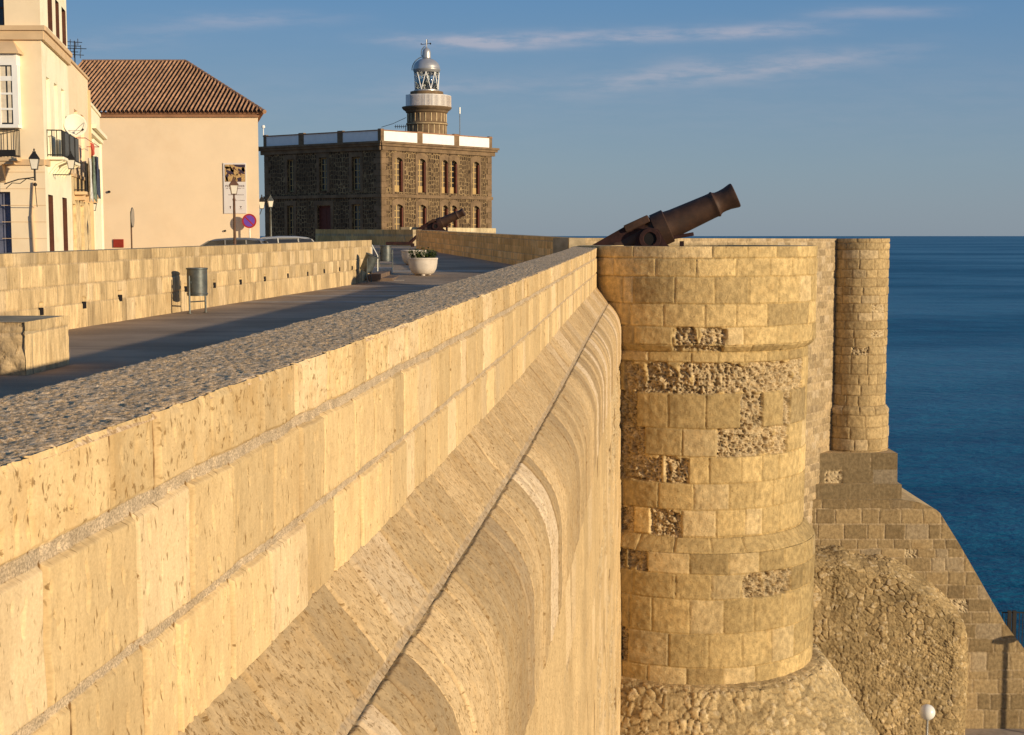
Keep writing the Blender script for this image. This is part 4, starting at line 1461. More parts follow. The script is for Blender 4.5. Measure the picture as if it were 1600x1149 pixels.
def street_lamp(px, ptop, d, label, pole_mat):
    p = P(px, ptop, d)
    z1 = p.z
    root = empty('street_lamp', (p.x, d, gz(d) if d > 46 else 0.0), 0.3, label, 'street lamp', 'lantern street lamps behind the promenade wall')
    H_ = z1 - root.location.z
    s_ = 0.80
    zl = H_ - 0.78 * s_
    mb = MB()
    mb.lathe([(0.0, 0.0), (0.13, 0.0), (0.13, 0.25), (0.10, 0.30), (0.075, 0.8), (0.055, 0.85), (0.042, zl - 0.25), (0.06, zl - 0.22), (0.035, zl - 0.15), (0.03, zl - 0.02), (0.0, zl - 0.02)], 12)
    mb.build('pole', pole_mat, root, True, 40)
    lantern_parts(root, s_, z0=zl, metal=pole_mat)
    return root


street_lamp(365, 275, 50, 'brown street lamp with a lantern top standing in front of the white poster', M_BROWNPOLE)
street_lamp(422.5, 304, 72, 'grey street lamp with a small lantern top before the dark side of the stone building', M_BIN)

# round globe lamp in the lower courtyard
gp = P(1449, 1113, 60)
gl = empty('globe_lamp', (gp.x, 60, zc), 0, 'white globe lamp on a thin pole in front of the rubble buttress', 'lamp')
mb = MB(); Rg = 12.2 * 60 / 2150
prof = [(0.0, -Rg)] + [(Rg * math.sin(a * math.pi / 24), -Rg * math.cos(a * math.pi / 24)) for a in range(1, 24)] + [(0.0, Rg)]
mb.lathe(prof, 32, Matrix.Translation((0, 0, gp.z - zc)))
mb.build('globe', M_GLOBE, gl, True, 80)
mb = MB(); mb.lathe([(0.0, 0), (0.14, 0), (0.14, 0.1), (0.065, 0.2), (0.06, gp.z - zc - Rg), (0.12, gp.z - zc - Rg), (0.12, gp.z - zc - Rg + 0.05), (0.0, gp.z - zc - Rg + 0.08)], 12)
mb.build('pole', M_STEEL, gl, True, 40)

# mushroom lamp just outside the frame whose shadow falls on the scarp
sx = P(1572, 1000, 67.6)
dirn = Vector((SUN.x, SUN.y, 0)).normalized()
tt = 9.5
base = Vector((sx.x, 67.6, 0)) + dirn * tt
topz_ = sx.z + tt * math.tan(SUN_EL)
ml = empty('mushroom_lamp', (base.x, base.y, zc), 0, 'tall lamp with a flat round hood standing right of the stepped bastion', 'lamp')
mb = MB(); hh = topz_ - zc
mb.lathe([(0.0, hh - 0.16), (0.25, hh - 0.16), (0.42, hh - 0.05), (0.40, hh + 0.06), (0.2, hh + 0.16), (0.0, hh + 0.18)], 24, ); mb.build('hood', M_BIN, ml, True, 40)
mb = MB(); mb.lathe([(0.0, 0), (0.1, 0), (0.1, 0.4), (0.085, 0.5), (0.08, hh - 0.1)], 12); mb.build('pole', M_BIN, ml)

# dark railing beyond the scarp edge
fr = empty('sea_railing', (P(1585, 980, 72).x, 72, zc), 0, 'dark metal railing panel at the foot of the bastion edge beside the sea', 'railing')
mb = MB()
zt_ = Zat(1585, 958, 74); xa, xb = P(1566, 980, 74).x, P(1640, 980, 74).x
zb2 = zt_ - 2.6
for k in range(15):
    x = xa + (xb - xa) * k / 14
    mb.box(x - 0.015, x + 0.015, 73.98, 74.02, zb2, zt_)
mb.build('bars', M_BLACKIRON, None)
bars = bpy.context.scene.objects['bars']; adopt(bars, fr)
mb = MB(); mb.box(xa - 0.05, xb, 73.95, 74.05, zt_, zt_ + 0.06); mb.box(xa - 0.05, xb, 73.95, 74.05, zb2, zb2 + 0.06); adopt(mb.build('rail', M_BLACKIRON), fr)
mb = MB()
for xx in (1577, 1584.5):
    x = P(xx, 980, 73.8).x; mb.box(x - 0.09, x + 0.09, 73.75, 73.9, zb2 - 3, zt_ + 0.18)
adopt(mb.build('post', M_BLACKIRON), fr)


# ------------------------------------------------------------------ signs, poster, plaque
YB = 70.0                         # street face of the peach building


def sgn(name, label, px, py, rpx, d, yaw, face, ring=None):
    p = P(px, py, d); R = rpx * d / 2205
    root = empty(name, (p.x, d, 0), yaw, label, 'road sign')
    mb = MB(); T = Matrix.Translation((0, 0, p.z)) @ Matrix.Rotation(math.pi / 2, 4, 'X')
    mb.lathe([(0.0, 0.0), (R, 0.0), (R, 0.025), (0.0, 0.025)], 32, T); mb.build('disc', ring or face, root)
    return root, T, R, p


root, T, R, p = sgn('no_parking_sign', 'round red and purple no parking sign on a pole against the peach wall', 389.5, 345.5, 11.2, YB - 0.45, 0, M_BLUE, M_RED)
mb = MB(); mb.lathe([(0.0, 0.028), (R * 0.78, 0.028)], 28, T, cap0=False); mb.build('blue_field', M_BLUE, root)
mb = MB(); mb.box(-R * 0.78, R * 0.78, -R * 0.09, R * 0.09, 0.030, 0.034, T=T @ Matrix.Rotation(math.radians(-45), 4, 'Z')); mb.build('slash', M_RED, root)
mb = MB(); mb.tube((0, 0.05, 0), (0, 0.05, p.z + R * 0.8), 0.035, n=10); mb.build('pole', M_STEEL, root)

root, T, R, p = sgn('traffic_mirror', 'round grey road disc seen nearly edge-on on a thin brown pole by the houses', 206.5, 340, 15.5, 64.0, math.radians(95), M_STEEL, M_BIN)
root['category'] = 'road sign'; root.name = 'round_sign'
mb = MB(); mb.lathe([(0.0, 0.028), (R * 0.9, 0.028)], 28, T, cap0=False); mb.build('face_plate', M_STEEL, root)
mb = MB(); mb.tube((0, 0.05, 0), (0, 0.05, p.z + R * 0.6), 0.035, n=10); mb.build('pole', M_BROWNPOLE, root)


def wall_rect(x0, y0, x1, y1, d):
    a_ = P(x0, y0, d); b2 = P(x1, y1, d)
    return a_.x, b2.x, b2.z, a_.z


x0, x1, z0, z1 = wall_rect(177, 374, 193.5, 387, YB - 0.02)
mb = MB(); mb.box(x0, x1, YB - 0.06, YB - 0.01, z0, z1, bev=0.01)
o = mb.build('wall_plaque', M_MAROON); tag(o, 'small maroon metal box low on the peach wall', 'wall box')

x0, x1, z0, z1 = wall_rect(349, 255, 386, 334, YB)
pw, ph = x1 - x0, z1 - z0
poster = empty('poster', ((x0 + x1) / 2, YB - 0.05, z0), 0, 'tall white poster with a brown aerial picture on the peach wall', 'poster')
cx_ = (x0 + x1) / 2
mb = MB(); mb.box(-pw / 2, pw / 2, 0, 0.03, 0, ph, bev=0.004); mb.build('board', M_PAPER, poster)
rng = random.Random(4)
pt, pb = ph * 0.97, ph * 0.63
mb = MB(); mb.box(-pw * 0.44, pw * 0.46, -0.004, 0.0, pb, pt); pic = mb.build('picture', M_INK, poster)
mb = MB()


def blob(mb, cx, cz, w, h, rot, y, n=7, sd=0):
    r_ = random.Random(sd)
    vs = []
    for k in range(n):
        a_ = 2 * math.pi * k / n
        q_ = 0.75 + 0.35 * r_.random()
        x_ = w * q_ * math.cos(a_); z_ = h * q_ * math.sin(a_)
        X_ = cx + x_ * math.cos(rot) - z_ * math.sin(rot); Z_ = cz + x_ * math.sin(rot) + z_ * math.cos(rot)
        vs.append((min(max(X_, -pw * 0.44), pw * 0.46), y, min(max(Z_, pb), pt)))
    mb.add(vs, [tuple(range(n))])


for k, (u, v, w_, h_, r_) in enumerate([(0.1, 0.93, 0.35, 0.05, -0.1), (0.75, 0.78, 0.3, 0.06, -0.5), (0.5, 0.55, 0.16, 0.05, -0.9), (0.25, 0.72, 0.25, 0.035, -0.4), (0.9, 0.3, 0.12, 0.2, 0), (0.2, 0.15, 0.18, 0.08, 0.5),
                                       (0.62, 0.25, 0.18, 0.05, 0.9), (0.42, 0.33, 0.08, 0.2, 0.3), (0.04, 0.5, 0.08, 0.2, 0.2)]):
    blob(mb, -pw * 0.44 + u * pw * 0.9, pb + v * (pt - pb), w_ * pw, h_ * ph * 1.3, r_, -0.007, 8, k)
mb.build('pale_fields', M_INKY, pic)
mb = MB()
for k, (u, v, w_, h_, r_) in enumerate([(0.75, 0.92, 0.28, 0.02, -0.05), (0.25, 0.55, 0.22, 0.022, -0.4), (0.8, 0.6, 0.2, 0.025, -0.6), (0.12, 0.35, 0.07, 0.03, 0.2), (0.7, 0.15, 0.1, 0.03, 0.3)]):
    blob(mb, -pw * 0.44 + u * pw * 0.9, pb + v * (pt - pb), w_ * pw, h_ * ph * 1.3, r_, -0.010, 8, 20 + k)
mb.build('dark_fields', M_INKB, pic)


def text(body, size, loc, mat, parent, rot=(math.pi / 2, 0, 0), name='lettering', align='CENTER', space=1.0):
    cu = bpy.data.curves.new(name, 'FONT')
    cu.body = body; cu.size = size; cu.align_x = align; cu.extrude = 0.002; cu.space_character = space
    cu.materials.append(mat)
    o = bpy.data.objects.new(name, cu); COL.objects.link(o)
    o.location = loc; o.rotation_euler = rot
    bpy.context.view_layer.update()
    me = bpy.data.meshes.new_from_object(o.evaluated_get(bpy.context.evaluated_depsgraph_get()))
    bpy.data.objects.remove(o)
    o = bpy.data.objects.new(name, me); COL.objects.link(o)
    o.location = loc; o.rotation_euler = rot
    if parent: o.parent = parent
    return o


text('PERI  ALEDER', pw * 0.125, (0, -0.006, ph * 0.525), M_INK, poster, space=1.15)
mb = MB()
for (u0, u1, v) in ((-0.40, 0.44, 0.495), (-0.3, 0.42, 0.37), (0.0, 0.42, 0.26)):
    n = int((u1 - u0) / 0.035)
    for k in range(n):
        if rng.random() < 0.82:
            u = u0 + (u1 - u0) * k / n
            mb.box(u * pw, (u + 0.026) * pw, -0.004, -0.001, v * ph - 0.010, v * ph + 0.012 + 0.008 * rng.random())
mb.build('small_print', M_INK, poster)
mb = MB()
mb.lathe([(0.0, 0.001), (0.035, 0.001)], 10, Matrix.Translation((-pw * 0.22, -0.004, ph * 0.135)) @ Matrix.Rotation(math.pi / 2, 4, 'X'))
mb.box(-pw * 0.235, -pw * 0.205, -0.005, -0.001, ph * 0.10, ph * 0.13)
mb.box(pw * 0.2, pw * 0.28, -0.005, -0.001, ph * 0.13, ph * 0.145); mb.box(pw * 0.22, pw * 0.25, -0.005, -0.001, ph * 0.115, ph * 0.13); mb.box(pw * 0.19, pw * 0.29, -0.005, -0.001, ph * 0.09, ph * 0.097)
mb.build('emblem', M_INK, poster)


# ------------------------------------------------------------------ walls with real openings
class Facade:
    """vertical plane from plan point a to b, outward normal towards the right-hand side of a->b"""
    def __init__(s, a, b):
        s.a = Vector((a[0], a[1])); s.b = Vector((b[0], b[1]))
        s.t = (s.b - s.a).normalized(); s.L = (s.b - s.a).length
        s.n = Vector((s.t.y, -s.t.x))

    def M(s):
        return Matrix(((s.t.x, -s.n.x, 0, s.a.x), (s.t.y, -s.n.y, 0, s.a.y), (0, 0, 1, 0), (0, 0, 0, 1)))   # local x along, y inwards, z up

    def uz(s, x, y):
        r = ray(x, y)
        o = Vector((0, 0))
        # intersect a + u t = k (rx, ry)
        det = s.t.x * (-r.y) + s.t.y * r.x
        u = (-s.a.x * (-r.y) - s.a.y * r.x) / det if abs(det) > 1e-9 else 0
        pt = s.a + s.t * u
        k = pt.y / r.y
        return u, EYE + r.z * k

    def rect(s, x0, y0, x1, y1):
        """pixel rectangle (y taken at the middle column) -> u0, u1, z0, z1"""
        xm = (x0 + x1) / 2
        u0 = s.uz(x0, (y0 + y1) / 2)[0]; u1 = s.uz(x1, (y0 + y1) / 2)[0]
        return min(u0, u1), max(u0, u1), s.uz(xm, y1)[1], s.uz(xm, y0)[1]


def holed_wall(fac, u0, u1, z0, z1, holes, depth=0.2, reveal_mi=0, uvs=False, arch=0.0):
    """wall plane with real openings and reveals; local mesh in world coordinates"""
    us = sorted(set([u0, u1] + [h[0] for h in holes] + [h[1] for h in holes]))
    zs = sorted(set([z0, z1] + [h[2] for h in holes] + [h[3] for h in holes]))
    mb = MB(fac.M())
    for i in range(len(us) - 1):
        for j in range(len(zs) - 1):
            um, zm = (us[i] + us[i + 1]) / 2, (zs[j] + zs[j + 1]) / 2
            if any(h[0] < um < h[1] and h[2] < zm < h[3] for h in holes): continue
            mb.add([(us[i], 0, zs[j]), (us[i + 1], 0, zs[j]), (us[i + 1], 0, zs[j + 1]), (us[i], 0, zs[j + 1])], [(0, 1, 2, 3)])
    for hi, h in enumerate(holes):
        a_, b2, c2, d2 = h
        mb.add([(a_, 0, c2), (b2, 0, c2), (b2, 0, d2), (a_, 0, d2), (a_, depth, c2), (b2, depth, c2), (b2, depth, d2), (a_, depth, d2)],
               [(0, 1, 5, 4), (1, 2, 6, 5), (2, 3, 7, 6), (3, 0, 4, 7)], reveal_mi.get(hi, 0) if isinstance(reveal_mi, dict) else reveal_mi)
    return mb


def window_fill(fac, h, parent, depth=0.16, frame_mat=M_WHITE, glass_mat=None, bars=(1, 3), name='window', fw=0.05, lower=0.0):
    u0, u1, z0, z1 = h
    mb = MB(fac.M())
    e = 0.003
    mb.box(u0 + e, u0 + fw, depth - 0.03, depth + 0.03, z0 + e, z1 - e); mb.box(u1 - fw, u1 - e, depth - 0.03, depth + 0.03, z0 + e, z1 - e)
    mb.box(u0 + fw, u1 - fw, depth - 0.03, depth + 0.03, z0 + e, z0 + fw + lower); mb.box(u0 + fw, u1 - fw, depth - 0.03, depth + 0.03, z1 - fw, z1 - e)
    nb, nh = bars
    for k in range(nb):
        u = u0 + (u1 - u0) * (k + 1) / (nb + 1); mb.box(u - fw * 0.5, u + fw * 0.5, depth - 0.025, depth + 0.025, z0 + fw + lower, z1 - fw)
    for k in range(nh):
        z = z0 + lower + (z1 - z0 - lower) * (k + 1) / (nh + 1); mb.box(u0 + fw, u1 - fw, depth - 0.018, depth + 0.018, z - fw * 0.35, z + fw * 0.35)
    w_ = mb.build(name, frame_mat); adopt(w_, parent)
    mb = MB(fac.M()); mb.add([(u0, depth + 0.004, z0), (u1, depth + 0.004, z0), (u1, depth + 0.004, z1), (u0, depth + 0.004, z1)], [(0, 1, 2, 3)])
    g_ = mb.build('pane', glass_mat or M_WINDOWGLASS)
    g_.parent = w_; g_.matrix_parent_inverse = Matrix.Identity(4)
    return w_


def uv_from_facade(o, fac):
    me = o.data
    ul = me.uv_layers.new(name='UV')
    Mi = fac.M().inverted()
    for l in me.loops:
        p_ = Mi @ me.vertices[l.vertex_index].co
        ul.data[l.index].uv = (p_.x + p_.y, p_.z)


# ------------------------------------------------------------------ lighthouse building
D0 = 135.0
corner = XY(596.5, D0)
th = math.radians(47)


def solve_len(cx, cy, dx, dy, px):
    r = (px - 800) / dist_fac
    return (cx - r * cy) / (r * dy - dx)


wr = solve_len(corner[0], corner[1], math.cos(th), math.sin(th), 768)
wl_ = solve_len(corner[0], corner[1], -math.cos(th + math.radians(-12)), math.sin(th - math.radians(12)), 415)
RP = (corner[0] + wr * math.cos(th), corner[1] + wr * math.sin(th))
LP = (corner[0] - wl_ * math.cos(th - math.radians(12)), corner[1] + wl_ * math.sin(th - math.radians(12)))
FR = Facade(corner, RP); FL = Facade(LP, corner)
zt_l = Zat(596.5, 222, D0)
zp_l = Zat(596.5, 203, D0)
lh = empty('lighthouse_building', (corner[0], corner[1], 0), 0, 'two storey dark stone building with pale pointing and white panelled parapet under the lighthouse tower', 'building')
wr_px = [(616, 246, 629, 300), (652.5, 247, 665, 302), (689.5, 250, 700, 302), (703, 250, 714, 302), (738, 251, 749, 303),
         (616, 319, 630, 362), (653, 319, 666, 362), (690, 319, 700, 362), (703, 319, 714, 362), (738, 320, 749, 362)]
holes = []
zu1, zu0 = FR.uz(622, 246)[1], FR.uz(622, 300)[1]
zl1 = FR.uz(622, 319)[1]
for i, r_ in enumerate(wr_px):
    h = FR.rect(*r_)
    holes.append((h[0], h[1], zu0 if i < 5 else 0.9, zu1 if i < 5 else zl1))
mb = holed_wall(FR, 0.0, FR.L, 0.0, zt_l, holes, 0.42)
o = mb.build('wall', M_BASALT); uv_from_facade(o, FR); adopt(o, lh)
for h in holes:
    window_fill(FR, h, lh, 0.34, M_SASH, M_WINDOWGLASS if h is holes[3] else M_DULLPANE, (1, 4), fw=0.13, lower=0.5)
for h in holes:   # dressed surround with segmental head and sill, dark shutter folded to the right reveal
    mb = MB(FR.M())
    mb.box(h[0] - 0.30, h[0] - 0.003, -0.05, 0.05, h[2] - 0.2, h[3] + 0.05); mb.box(h[1] + 0.003, h[1] + 0.22, -0.05, 0.05, h[2] - 0.2, h[3] + 0.05)
    um = (h[0] + h[1]) / 2; w2 = (h[1] - h[0]) / 2 + 0.30
    vs = []; n = 8
    for k in range(n + 1):
        f = -1 + 2 * k / n
        vs += [(um + f * w2, -0.05, h[3] + 0.05), (um + f * w2, -0.05, h[3] + 0.55 - 0.28 * f * f)]
    fs = [(2 * k, 2 * k + 2, 2 * k + 3, 2 * k + 1) for k in range(n)]
    mb.add(vs, fs)
    mb.add([(v[0], 0.04, v[2]) for v in vs], fs)
    mb.add([vs[2 * k + 1] for k in range(n + 1)] + [(vs[2 * k + 1][0], 0.04, vs[2 * k + 1][2]) for k in range(n + 1)], [(k, k + 1, n + 2 + k, n + 1 + k) for k in range(n)])
    for sgn_ in (0, 1):
        ux = h[0] if sgn_ == 0 else h[1]; di = 1 if sgn_ == 0 else -1
        mb.add([(ux, -0.045, h[3] + 0.05), (ux, -0.045, h[3] - 0.38), (ux + di * 0.12, -0.045, h[3] - 0.16), (ux + di * (h[1] - h[0]) / 2, -0.045, h[3] - 0.0), (ux + di * (h[1] - h[0]) / 2, -0.045, h[3] + 0.05)], [(0, 1, 2, 3, 4)])
    mb.box(h[0] - 0.3, h[1] + 0.3, -0.16, 0.04, h[2] - 0.34, h[2] - 0.2)
    adopt(mb.build('window_surround', M_STONE_DARK), lh)
    mb = MB(FR.M()); mb.box(h[1] - 0.14, h[1] - 0.02, 0.0, 0.29, h[2] + 0.05, h[3] - 0.35)
    adopt(mb.build('shutter', M_SHUTRED), lh)
# left, shaded facade
wl_px = [(449, 250, 459, 300), (499, 247, 511, 298), (550, 246, 563, 297)]
holes = []
for r_ in wl_px:
    h = FL.rect(*r_); holes.append((h[0], h[1], h[2], h[3]))
dh_ = FL.rect(496, 322, 517, 362); holes.append((dh_[0], dh_[1], 0.6, dh_[3]))
for r_ in [(449, 322, 459, 355), (550, 320, 563, 355)]:
    h = FL.rect(*r_); holes.append((h[0], h[1], 1.0, h[3]))
mb = holed_wall(FL, 0.0, FL.L, 0.0, zt_l, holes, 0.4)
o = mb.build('wall', M_BASALT); uv_from_facade(o, FL); adopt(o, lh)
for i, h in enumerate(holes):
    if i == 3:
        window_fill(FL, h, lh, 0.3, M_SHUTRED, M_SHUTRED, (1, 1), name='door', fw=0.15)
    else:
        window_fill(FL, h, lh, 0.3, M_SASH, None, (1, 4), fw=0.11)
for h in holes:
    mb = MB(FL.M())
    mb.box(h[0] - 0.35, h[0] - 0.003, -0.05, 0.05, h[2] - 0.2, h[3] + 0.05); mb.box(h[1] + 0.003, h[1] + 0.35, -0.05, 0.05, h[2] - 0.2, h[3] + 0.05)
    mb.box(h[0] - 0.35, h[1] + 0.35, -0.052, 0.05, h[3] + 0.05, h[3] + 0.5)
    adopt(mb.build('window_surround', M_STONE_DARK), lh)
# quoins, string course, cornice
BK = Vector((LP[0] + RP[0] - corner[0], LP[1] + RP[1] - corner[1]))
for fac in (FR, FL):
    for end in (0, 1):
        mb = MB(fac.M())
        zs_c = 0.0; k = 0
        while zs_c < zt_l - 0.6:
            wq = 0.9 if k % 2 else 0.6
            if end == 0: mb.box(0.0, wq, -0.05, 0.05, zs_c + 0.01, zs_c + 0.54)
            else: mb.box(fac.L - wq, fac.L, -0.05, 0.05, zs_c + 0.01, zs_c + 0.54)
            zs_c += 0.56; k += 1
        adopt(mb.build('quoin_strip', M_STONE_DARK), lh)
    mb = MB(fac.M())
    zst = FR.uz(600, 305)[1] + 0.0
    mb.box(-0.10, fac.L + 0.10, -0.14, 0.06, zst - 0.2, zst + 0.1)
    adopt(mb.build('string_course', M_STONE_DARK), lh)
    mb = MB(fac.M())
    mb.box(-0.35, fac.L + 0.35, -0.20, 0.06, zt_l - 0.75, zt_l - 0.35); mb.box(-0.5, fac.L + 0.5, -0.42, 0.06, zt_l - 0.35, zt_l - 0.12); mb.box(-0.6, fac.L + 0.6, -0.58, 0.06, zt_l - 0.12, zt_l + 0.08)
    adopt(mb.build('cornice', M_STONE_DARK), lh)
    # parapet: piers, white panels, coping
    for f in (0.0, 1 / 3, 2 / 3, 1.0):
        mb = MB(fac.M()); u = f * fac.L
        mb.box(max(u - 0.34, -0.04), min(u + 0.34, fac.L + 0.04), -0.06, 0.30, zt_l + 0.08, zp_l + 0.12)
        adopt(mb.build('parapet_pier', M_STONE_DARK), lh)
    mb = MB(fac.M()); mb.box(-0.08, fac.L + 0.08, -0.10, 0.34, zp_l - 0.06, zp_l + 0.03); adopt(mb.build('parapet_coping', M_TRIM_RED), lh)
    for k in range(3):
        mb = MB(fac.M()); mb.box(k * fac.L / 3 + 0.34, (k + 1) * fac.L / 3 - 0.34, -0.02, 0.24, zt_l + 0.09, zp_l - 0.07)
        adopt(mb.build('parapet_panel', M_WHITE), lh)
mb = MB(); mb.add([(corner[0], corner[1], zt_l), (RP[0], RP[1], zt_l), (BK.x, BK.y, zt_l), (LP[0], LP[1], zt_l)], [(0, 1, 2, 3)])
adopt(mb.build('flat_roof', M_STONE_DARK), lh)
mb = MB()
mb.add([(RP[0], RP[1], 0), (BK.x, BK.y, 0), (LP[0], LP[1], 0), (RP[0], RP[1], zp_l), (BK.x, BK.y, zp_l), (LP[0], LP[1], zp_l)], [(0, 1, 4, 3), (1, 2, 5, 4)])
o = mb.build('rear_wall', M_BASALT); adopt(o, lh)
o.data.uv_layers.new(name='UV')

# lighthouse tower
DT = 151.0
tx = XY(667, DT, 180)[0]
s_t = DT / 2205
lt = empty('lighthouse_tower', (tx, DT, zt_l), 0, 'round brown stone lighthouse tower with white gallery, glazed lantern room and grey dome', 'lighthouse')


def tz(y): return Zat(667, y, DT) - zt_l


hx = lambda w_: w_ / 2 * s_t
mb = MB()
mb.lathe([(hx(64), -0.2), (hx(61), tz(200)), (hx(61), tz(197)), (hx(64), tz(196)), (hx(64), tz(193)), (hx(61), tz(192)), (hx(60), tz(178)), (hx(64), tz(177)), (hx(67), tz(174)), (hx(72), tz(172.5)), (hx(77), tz(169.5)), (hx(77), tz(168)), (0, tz(168))], 48)
tb = mb.build('tower_shaft', M_STONE_DARK, lt, True, 30)
mb = MB()   # pale joints between the curved ashlar blocks
for k in range(22):
    for (ya, yb_, off) in ((196.5, 222, 0.0), (178.5, 191.5, 0.14)):
        a_ = k * 2 * math.pi / 22 + off
        r_ = hx(61) + 0.01
        mb.box(r_ - 0.05, r_ + 0.015, -0.03, 0.03, tz(yb_), tz(ya), T=Matrix.Rotation(a_, 4, 'Z'))
mb.lathe([(hx(64) + 0.012, tz(195.0)), (hx(64) + 0.012, tz(194.3))], 40, cap0=False, cap1=False)
mb.build('pointing', M_PLASTER_OLD, tb)
mb = MB()
n = 16
mb.lathe([(hx(77) - 0.05, tz(168)), (hx(77) - 0.05, tz(150.5)), (hx(77) - 0.10, tz(150.5)), (hx(77) - 0.10, tz(168))], n, cap0=False, cap1=False, a0=math.radians(215), a1=math.radians(215 + 290))
mb.build('gallery_panels', M_WHITE, lt)
mb = MB()
for k in range(40):
    a_ = math.radians(232 + k * 2.0 * 1.55)
    r_ = hx(77) - 0.035
    mb.box(r_ - 0.01, r_ + 0.02, -0.022, 0.022, tz(167.5), tz(151), T=Matrix.Rotation(a_, 4, 'Z'))
mb.build('gallery_battens', M_GREYWALL, lt)
mb = MB(); mb.lathe([(0, tz(168)), (hx(56), tz(168)), (hx(54), tz(148)), (hx(51), tz(148)), (hx(51), tz(144)), (0, tz(144))], 32)
mb.build('watch_room', M_STONE_DARK, lt, True, 30)
mb = MB(); mb.lathe([(hx(42), tz(144)), (hx(40), tz(143)), (hx(40), tz(141.5)), (hx(38), tz(141.5)), (0, tz(141.6))], 32); mb.build('lantern_base', M_DOME, lt)
mb = MB(); mb.lathe([(hx(37), tz(141.5)), (hx(37), tz(113.5))], 24, cap0=False, cap1=False); gls = mb.build('lantern_glass', M_GLASS, lt)
gls.data.shade_smooth()
sol = gls.modifiers.new('thick', 'SOLIDIFY'); sol.thickness = 0.03
mb = MB()
for k in range(8):
    a_ = k * math.pi / 4; bb = (k + 0.5) * math.pi / 4; cc = (k + 1) * math.pi / 4
    r_ = hx(38)
    q = lambda an, yy: Vector((r_ * math.cos(an), r_ * math.sin(an), tz(yy)))
    mb.tube(q(a_, 114), q(bb, 141), 0.045, n=6); mb.tube(q(bb, 141), q(cc, 114), 0.045, n=6)
mb.build('diagonal_glazing_bars', M_WHITE, lt)
mb = MB(); mb.lathe([(0.0, tz(141.4)), (0.18, tz(141.4)), (0.18, tz(135)), (0.34, tz(134)), (0.42, tz(129)), (0.34, tz(124)), (0.16, tz(122)), (0, tz(122))], 20)
mb.build('lens', M_STEEL, lt, True, 50)
mb = MB(); mb.lathe([(0, tz(140)), (0.25, tz(140)), (0.5, tz(133)), (0, tz(126))], 6, Matrix.Translation((-0.55, -0.2, 0))); mb.build('lens_screen', M_WHITE, lt)
mb = MB()
dome = [(hx(38), tz(114)), (hx(40), tz(113)), (hx(41), tz(111)), (hx(42.5), tz(110)), (hx(42.5), tz(108.5))]
for k in range(0, 13):
    a_ = k * math.pi / 2 / 12 * 0.93
    dome.append((hx(41.5) * math.cos(a_), tz(108) + (tz(91) - tz(108)) * math.sin(a_)))
dome += [(hx(13), tz(91.2)), (hx(13), tz(84)), (hx(12.5), tz(81)), (hx(10), tz(77.5)), (hx(5), tz(75.5)), (hx(3), tz(74.5)), (0.06, tz(73)), (0.05, tz(62)), (0.0, tz(62))]
mb.lathe(dome, 40)
dm = mb.build('dome', M_DOME, lt, True, 45)
mb = MB()
mb.tube((-0.5, 0, tz(70)), (0.45, 0, tz(67.5)), 0.03, n=5); mb.tube((0.05, 0, tz(70.5)), (0.1, 0, tz(62)), 0.03, n=5)
mb.lathe([(0, -0.09), (0.09, 0), (0, 0.09)], 8, Matrix.Translation((-0.55, 0, tz(69)))); mb.lathe([(0, -0.12), (0.1, 0), (0, 0.12)], 8, Matrix.Translation((0.42, 0, tz(68.5))))
mb.build('weather_vane', M_BLACKIRON, dm)
mb = MB()   # curved ladder on the left of the dome
for rr in (0.0, 0.3):
    pts = []
    for k in range(9):
        a_ = k * math.pi / 2 / 8 * 0.85
        pts.append((-(hx(45.5)) * math.cos(a_), rr - 0.15, tz(110) + (tz(88) - tz(110)) * math.sin(a_)))
    pts += [(-hx(17), rr - 0.15, tz(86)), (-hx(15), rr - 0.15, tz(78)), (-hx(6), rr - 0.15, tz(72.5))]
    mb.path(pts, 0.035, 5)
mb.build('dome_ladder', M_STEEL, lt)

# aerials and mast on the roof
p = P(718.5, 205, 145)
mb = MB(); mb.tube((p.x, 145, zt_l), (p.x, 145, Zat(718, 178, 145)), 0.045, n=6); mb.tube((p.x, 145, Zat(718, 178, 145)), (p.x, 145, Zat(718, 168, 145)), 0.08, n=8)
o = mb.build('mast', M_STEEL); tag(o, 'thin pale radio mast on the roof right of the lighthouse tower', 'mast')
p = P(634, 205, 139)
mb = MB(); mb.tube((p.x, 139, zt_l), (p.x, 139, Zat(634, 196, 139)), 0.04, n=6); zz_ = Zat(634, 198, 139)
mb.tube((p.x - 1.1, 139, zz_), (p.x + 0.1, 139, zz_), 0.03, n=5)
for k in range(6): mb.tube((p.x - 1.0 + k * 0.2, 138.8, zz_ - 0.18), (p.x - 1.0 + k * 0.2, 139.2, zz_ + 0.18), 0.028, n=5)
o = mb.build('tv_aerial', M_BLACKIRON); tag(o, 'dark television aerial on the roof just left of the lighthouse tower', 'aerial')
mb = MB(); mb.path([P(596, 199, 139.0), P(614, 193.5, 139), P(634.5, 184, 139)], 0.025, 4)
o = mb.build('stay_wire', M_BLACKIRON); tag(o, 'thin wire running from the roof edge up to the lighthouse tower', 'wire')
p = P(419.5, 203, 148)
mb = MB(); mb.lathe([(0, -0.15), (0.16, -0.1), (0.2, 0.05), (0.12, 0.18), (0, 0.2)], 12, Matrix.Translation((p.x + .1, LP[1] + .5, p.z))); mb.tube((p.x + .1, LP[1] + .5, zp_l), (p.x + .1, LP[1] + .5, p.z), 0.05, n=6)
o = mb.build('roof_lamp', M_WHITE); tag(o, 'small round white lamp on the far left corner of the stone building roof', 'lamp')

